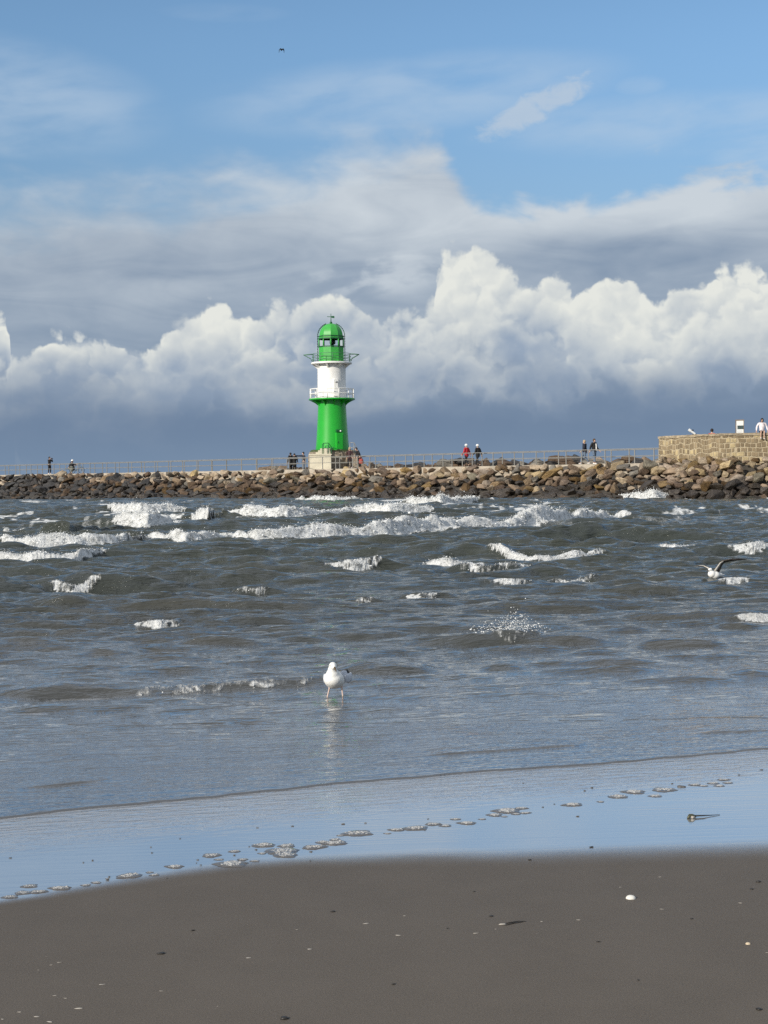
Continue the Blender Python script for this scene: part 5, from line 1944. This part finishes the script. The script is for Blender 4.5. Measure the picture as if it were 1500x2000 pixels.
# ---------------------------------------------------------------- what the sea left on the sand
bub = material('sea_foam_bubbles', (0.50, 0.49, 0.47), rough=0.15, spec=0.6, var=0.15, vscale=60)
bub.node_tree.nodes['Principled BSDF'].inputs['Transmission Weight'].default_value = 0.25
shadem = material('foam_contact_shade', (0.085, 0.078, 0.072), rough=0.12, spec=0.6, var=0.3, vscale=40)  # dark colour stands for the reflection and contact shade round the foam
fr = random.Random(31)
nr_ = np.random.default_rng(8)


def foam_mesh(seed, count):
    """a raft of bubbles one metre wide (scaled at placement)"""
    r = np.random.default_rng(seed)
    bm = bmesh.new()
    bmesh.ops.create_icosphere(bm, subdivisions=2, radius=1.0)
    bv = np.array([v.co[:] for v in bm.verts]); bf = np.array([[v.index for v in f.verts] for f in bm.faces])
    bm.free()
    ang = r.uniform(0, 6.28, count)
    rad = np.sqrt(r.random(count)) * 0.86
    edge = 0.62 + 0.38 * np.abs(np.sin(ang * r.integers(1, 4) + r.uniform(0, 6))) 
    x = np.cos(ang) * rad * edge * 0.5
    y = np.sin(ang) * rad * edge * 0.32
    s = r.lognormal(-3.75, 0.42, count) * (1.1 - 0.5 * rad)
    z = s * 0.15 + 0.050 - 0.03 * rad ** 2
    V_ = bv[None] * s[:, None, None] * np.array([1, 1, 0.8]) + np.stack([x, y, z], -1)[:, None, :]
    F_ = bf[None] + (np.arange(count) * len(bv))[:, None, None]
    # low dome under the bubbles, its dark colour painting their contact shade
    nseg, verts, faces = 40, V_.reshape(-1, 3).tolist(), F_.reshape(-1, 3).tolist()
    n_b = len(faces)
    c0 = len(verts)
    verts.append([0, 0, 0.050])
    wob = r.uniform(0, 6, 4)
    for q, hz in ((0.5, 0.048), (0.85, 0.034), (1.0, 0.0)):
        for k in range(nseg):
            a = 2 * math.pi * k / nseg
            e = 1.0 + 0.10 * math.sin(3 * a + wob[0]) + 0.08 * math.sin(5 * a + wob[1]) + 0.05 * math.sin(9 * a + wob[2])
            verts.append([math.cos(a) * q * e * 0.53, math.sin(a) * q * e * 0.35, hz])
    for k in range(nseg):
        faces.append([c0, c0 + 1 + k, c0 + 1 + (k + 1) % nseg])
        for lv in (0, 1):
            a0, b0 = c0 + 1 + lv * nseg, c0 + 1 + (lv + 1) * nseg
            faces.append([a0 + k, b0 + k, b0 + (k + 1) % nseg, a0 + (k + 1) % nseg])
    me = bpy.data.meshes.new('foam_patch')
    me.from_pydata(verts, [], faces)
    for p in me.polygons: p.use_smooth = True
    me.materials.append(bub)
    me.materials.append(shadem)
    for p in me.polygons[n_b:]: p.material_index = 1
    return me


FOAMS = [foam_mesh(50 + k, 130 + 18 * k) for k in range(7)]
FOAM_AT = [(20, 1752, 30), (45, 1744, 30), (58, 1731, 30), (75, 1742, 34), (118, 1735, 40), (168, 1729, 18), (188, 1724, 20), (210, 1716, 8), (252, 1711, 46), (292, 1704, 14),
           (302, 1709, 18), (341, 1693, 34), (413, 1671, 34), (428, 1679, 18), (458, 1663, 22), (452, 1688, 60), (474, 1679, 20), (498, 1682, 18), (515, 1651, 42), (512, 1667, 16),
           (560, 1652, 30), (552, 1663, 60), (558, 1670, 44), (614, 1655, 46), (630, 1645, 26), (655, 1647, 44), (655, 1640, 20), (698, 1628, 56), (665, 1632, 14), (757, 1628, 14),
           (775, 1621, 30), (812, 1618, 48), (846, 1610, 30), (870, 1613, 22), (890, 1600, 20), (912, 1608, 34), (942, 1600, 14), (966, 1592, 28), (990, 1584, 50), (1018, 1579, 26),
           (1008, 1590, 18), (1026, 1588, 22), (985, 1595, 12), (1118, 1572, 38), (1173, 1566, 14), (1207, 1556, 36), (1238, 1547, 42), (1297, 1543, 44), (1280, 1555, 24),
           (1357, 1533, 24), (1374, 1535, 18), (1393, 1530, 22), (1405, 1535, 20), (1413, 1523, 24), (1422, 1529, 20)]


def where_words(px):
    for lim, w in ((140, 'at the far left end of the foam line'), (320, 'left of the gull, near the left edge'), (470, 'left of the densest foam cluster'), (600, 'in the densest foam cluster'),
                   (720, 'just below the standing gull'), (880, 'right of the gull along the foam line'), (1060, 'below the splashing wave'), (1200, 'midway along the right foam line'),
                   (1320, 'left of the weed tuft on the wet sand'), (1600, 'above the weed tuft at the right end')):
        if px < lim:
            return w


for px, py, w in FOAM_AT:
    g = on_plane(px, py, 0.0)
    o = link(bpy.data.objects.new('foam_patch', fr.choice(FOAMS)))
    wid = w * g.y / FPX
    o.location = (g.x, g.y, 0.0005)
    o.scale = (wid * 1.05, wid * fr.uniform(1.0, 1.5), min(wid * 0.9, 0.045 + wid * 0.4))
    o.rotation_euler = (0, 0, fr.uniform(-0.2, 0.35))
    size = 'tiny' if w <= 16 else 'small' if w <= 24 else 'mid-sized' if w <= 36 else 'wide'
    tag(o, '%s bubbly foam patch %s' % (size, where_words(px)), 'foam', 'foam patches left along the waterline')

weed = material('dark_seaweed', (0.018, 0.015, 0.012), rough=0.5)
pebm = material('dark_pebble', (0.085, 0.080, 0.075), rough=0.5, var=0.3, vscale=80)
fragm = material('worn_shell', (0.36, 0.33, 0.29), rough=0.6, var=0.25, vscale=60)
shellm = material('pale_shell', (0.70, 0.67, 0.60), rough=0.5, var=0.15, vscale=60)
tanm = material('tan_shell', (0.55, 0.44, 0.30), rough=0.5, var=0.25, vscale=60)


def bit_mesh(name, seed, mat, flat=0.35, long=1.0):
    r = random.Random(seed)
    bm = bmesh.new()
    bmesh.ops.create_icosphere(bm, subdivisions=2, radius=0.5)
    ph = r.uniform(0, 6)
    for v in bm.verts:
        c = v.co
        k = 1 + 0.22 * math.sin(c.x * 7 + ph) + 0.16 * math.sin(c.y * 9 + ph * 2) + r.uniform(-0.07, 0.07)
        v.co = Vector((c.x * k, c.y * k * 0.7 / long, c.z * flat * k))
    me = bpy.data.meshes.new(name)
    bm.to_mesh(me); bm.free()
    for p in me.polygons: p.use_smooth = True
    me.materials.append(mat)
    return me


def strew(name, mats_seed, mat, spots, flat, long, labelf, cat, group, z=0.002):
    ms = [bit_mesh(name, mats_seed + k, mat, flat, long) for k in range(5)]
    for px, py, w in spots:
        g = on_plane(px, py, 0.0)
        o = link(bpy.data.objects.new(name, fr.choice(ms)))
        wid = w * g.y / FPX * (0.72 if name == 'pebble' else 1.0)
        o.location = (g.x, g.y, z)
        o.scale = (wid, wid * fr.uniform(0.8, 1.3), wid * fr.uniform(0.7, 1.2))
        o.rotation_euler = (0, 0, fr.uniform(-0.4, 0.4))
        tag(o, labelf(px, py, w), cat, group)


def sand_words(px, py):
    v = 'near the wet edge' if py < 1760 else 'in the middle of the sand' if py < 1880 else 'low on the sand'
    h = 'far left' if px < 160 else 'left' if px < 480 else 'centre' if px < 900 else 'right of centre' if px < 1200 else 'right' if px < 1400 else 'far right'
    return '%s, %s' % (v, h)


strew('seaweed_scrap', 300, weed, [(314, 1863, 15), (377, 1818, 8), (650, 1781, 9), (556, 1990, 20), (1035, 1680, 8), (1155, 1655, 9), (1481, 1723, 11), (1468, 1737, 7), (1351, 1795, 7),
                                    (1169, 1840, 7), (1483, 1972, 15), (1247, 1915, 6), (959, 1790, 8), (769, 1923, 8), (926, 1742, 5), (874, 1814, 5)], 0.30, 1.3,
      lambda px, py, w: '%s black seaweed scrap %s' % ('larger' if w > 12 else 'tiny', sand_words(px, py)), 'seaweed', 'seaweed scraps on the sand')
strew('shell_fragment', 340, fragm, [(100, 1885, 9), (116, 1880, 8), (75, 1895, 6), (90, 1869, 4), (200, 1923, 12), (154, 1970, 20), (72, 1986, 14), (97, 1996, 16), (38, 1977, 10), (107, 1945, 10),
                                       (128, 1950, 9), (5, 1991, 8), (715, 1804, 15), (605, 1854, 12), (486, 1871, 13), (315, 1936, 8), (580, 1816, 6), (790, 1789, 7), (778, 1827, 14), (930, 1823, 11), (1130, 1797, 10),
                                       (1212, 1733, 7), (1289, 1713, 8), (1293, 1776, 8), (1446, 1764, 9), (425, 1966, 4), (1058, 1800, 7), (968, 1815, 6), (1498, 1861, 6)], 0.10, 2.6,
      lambda px, py, w: '%s pale shell fragment on the sand, %s' % ('larger' if w > 12 else 'tiny', sand_words(px, py)), 'shell', 'shell fragments in the sand', z=0.0006)
strew('pebble', 380, pebm, [(20, 1676, 8), (163, 1685, 6), (181, 1681, 7), (295, 1655, 5), (297, 1666, 7), (386, 1680, 7), (384, 1686, 5), (392, 1690, 6), (352, 1638, 6), (503, 1617, 7), (571, 1614, 8),
                            (670, 1610, 10), (500, 1660, 9), (487, 1654, 6), (607, 1664, 9), (606, 1682, 6), (714, 1608, 6), (1142, 1545, 7), (1156, 1539, 8), (1444, 1514, 8), (1487, 1504, 9), (1083, 1571, 6), (1060, 1577, 7), (836, 1600, 6),
                            (1022, 1530, 6), (1128, 1595, 9), (1331, 1537, 20), (1313, 1531, 6), (326, 1716, 6), (210, 1719, 9), (213, 1713, 8), (458, 1671, 8), (830, 1622, 6)], 0.32, 1.5,
      lambda px, py, w: '%s dark pebble in the water film %s' % ('larger' if w > 9 else 'tiny', where_words(px)), 'pebble', 'pebbles on the wet sand')

# the white cockle shell and a small tan one
def cockle(px, py, width, mat, label):
    g = on_plane(px, py, 0.0)
    bm = bmesh.new()
    seg, ringn = 40, 9
    rings = []
    for i in range(ringn):
        t = i / (ringn - 1)
        ring = []
        for k in range(seg):
            a = 2 * math.pi * k / seg
            rr2 = math.sin(t * math.pi / 2) * (1 + 0.05 * math.cos(a * 16) * t)
            x = rr2 * math.cos(a) * 0.5
            y = rr2 * math.sin(a) * 0.43 + 0.10 * (1 - t)
            z = 0.34 * math.cos(t * math.pi / 2) ** 0.8 + 0.012 * math.cos(a * 16) * t
            ring.append(bm.verts.new((x, y, max(z, -0.02))))
        rings.append(ring)
    bm.faces.new(rings[0])
    for A_, B_ in zip(rings, rings[1:]):
        for k in range(seg):
            bm.faces.new((A_[k], B_[k], B_[(k + 1) % seg], A_[(k + 1) % seg]))
    o = mesh_bm('cockle_shell', bm, mat, smooth=True)
    wid = width * g.y / FPX
    o.location = (g.x, g.y, 0.0)
    o.scale = (wid,) * 3
    tag(o, label, 'shell')


cockle(1232, 1755, 19, shellm, 'white domed cockle shell lying on the bare sand at the right')
cockle(1461, 1844, 10, tanm, 'small yellowish shell near the right edge of the sand')


def twig(name, chains, label, cat):
    """thin sticks through photo points (px, py, height, radius in m)"""
    g0_ = on_plane(chains[0][1][0][0], chains[0][1][0][1], 0.0)
    root = empty(name, g0_)
    tag(root, label, cat)
    for part, pts_, mat in chains:
        bm = bmesh.new()
        P, rad = [], []
        for px, py, h, r_ in pts_:
            P.append(on_plane(px, py, 0.0) + Vector((0, 0, h)) - g0_); rad.append(r_)
        add_tube(bm, P, rad, 7)
        mesh_bm(part, bm, mat, root, smooth=True)
    return root


twig('razor_shell', [('shell', [(974, 1807, 0.002, 0.001), (978, 1807, 0.003, 0.003), (986, 1807, 0.003, 0.003), (988, 1806, 0.002, 0.0015)], fragm),
                     ('strip', [(985, 1805, 0.002, 0.0016), (1001, 1802, 0.002, 0.0016), (1014, 1800, 0.002, 0.0012), (1028, 1800, 0.001, 0.0007)], weed),  # thin dark strips running off from the shell
                     ('strip', [(987, 1808, 0.002, 0.0012), (1003, 1804, 0.002, 0.0016), (1022, 1801, 0.001, 0.0008)], weed)],
     'pale razor shell with two dark strips lying in the middle of the sand', 'shell')
ol = material('olive_weed', (0.05, 0.05, 0.022), rough=0.4, var=0.4, vscale=80)
twig('weed_tuft', [('tuft', [(1343, 1599, 0.002, 0.004), (1347, 1598, 0.010, 0.009), (1352, 1598, 0.009, 0.010), (1358, 1597, 0.006, 0.006)], ol),
                   ('claw', [(1351, 1599, 0.006, 0.006), (1356, 1598, 0.006, 0.005)], fragm),
                   ('strip', [(1355, 1597, 0.008, 0.004), (1372, 1596, 0.007, 0.003), (1388, 1594, 0.004, 0.002), (1406, 1592, 0.002, 0.001)], weed)],  # long thin dark strip to the right of the tuft
     'olive weed tuft with a long dark strip on the wet sand at the right', 'seaweed')
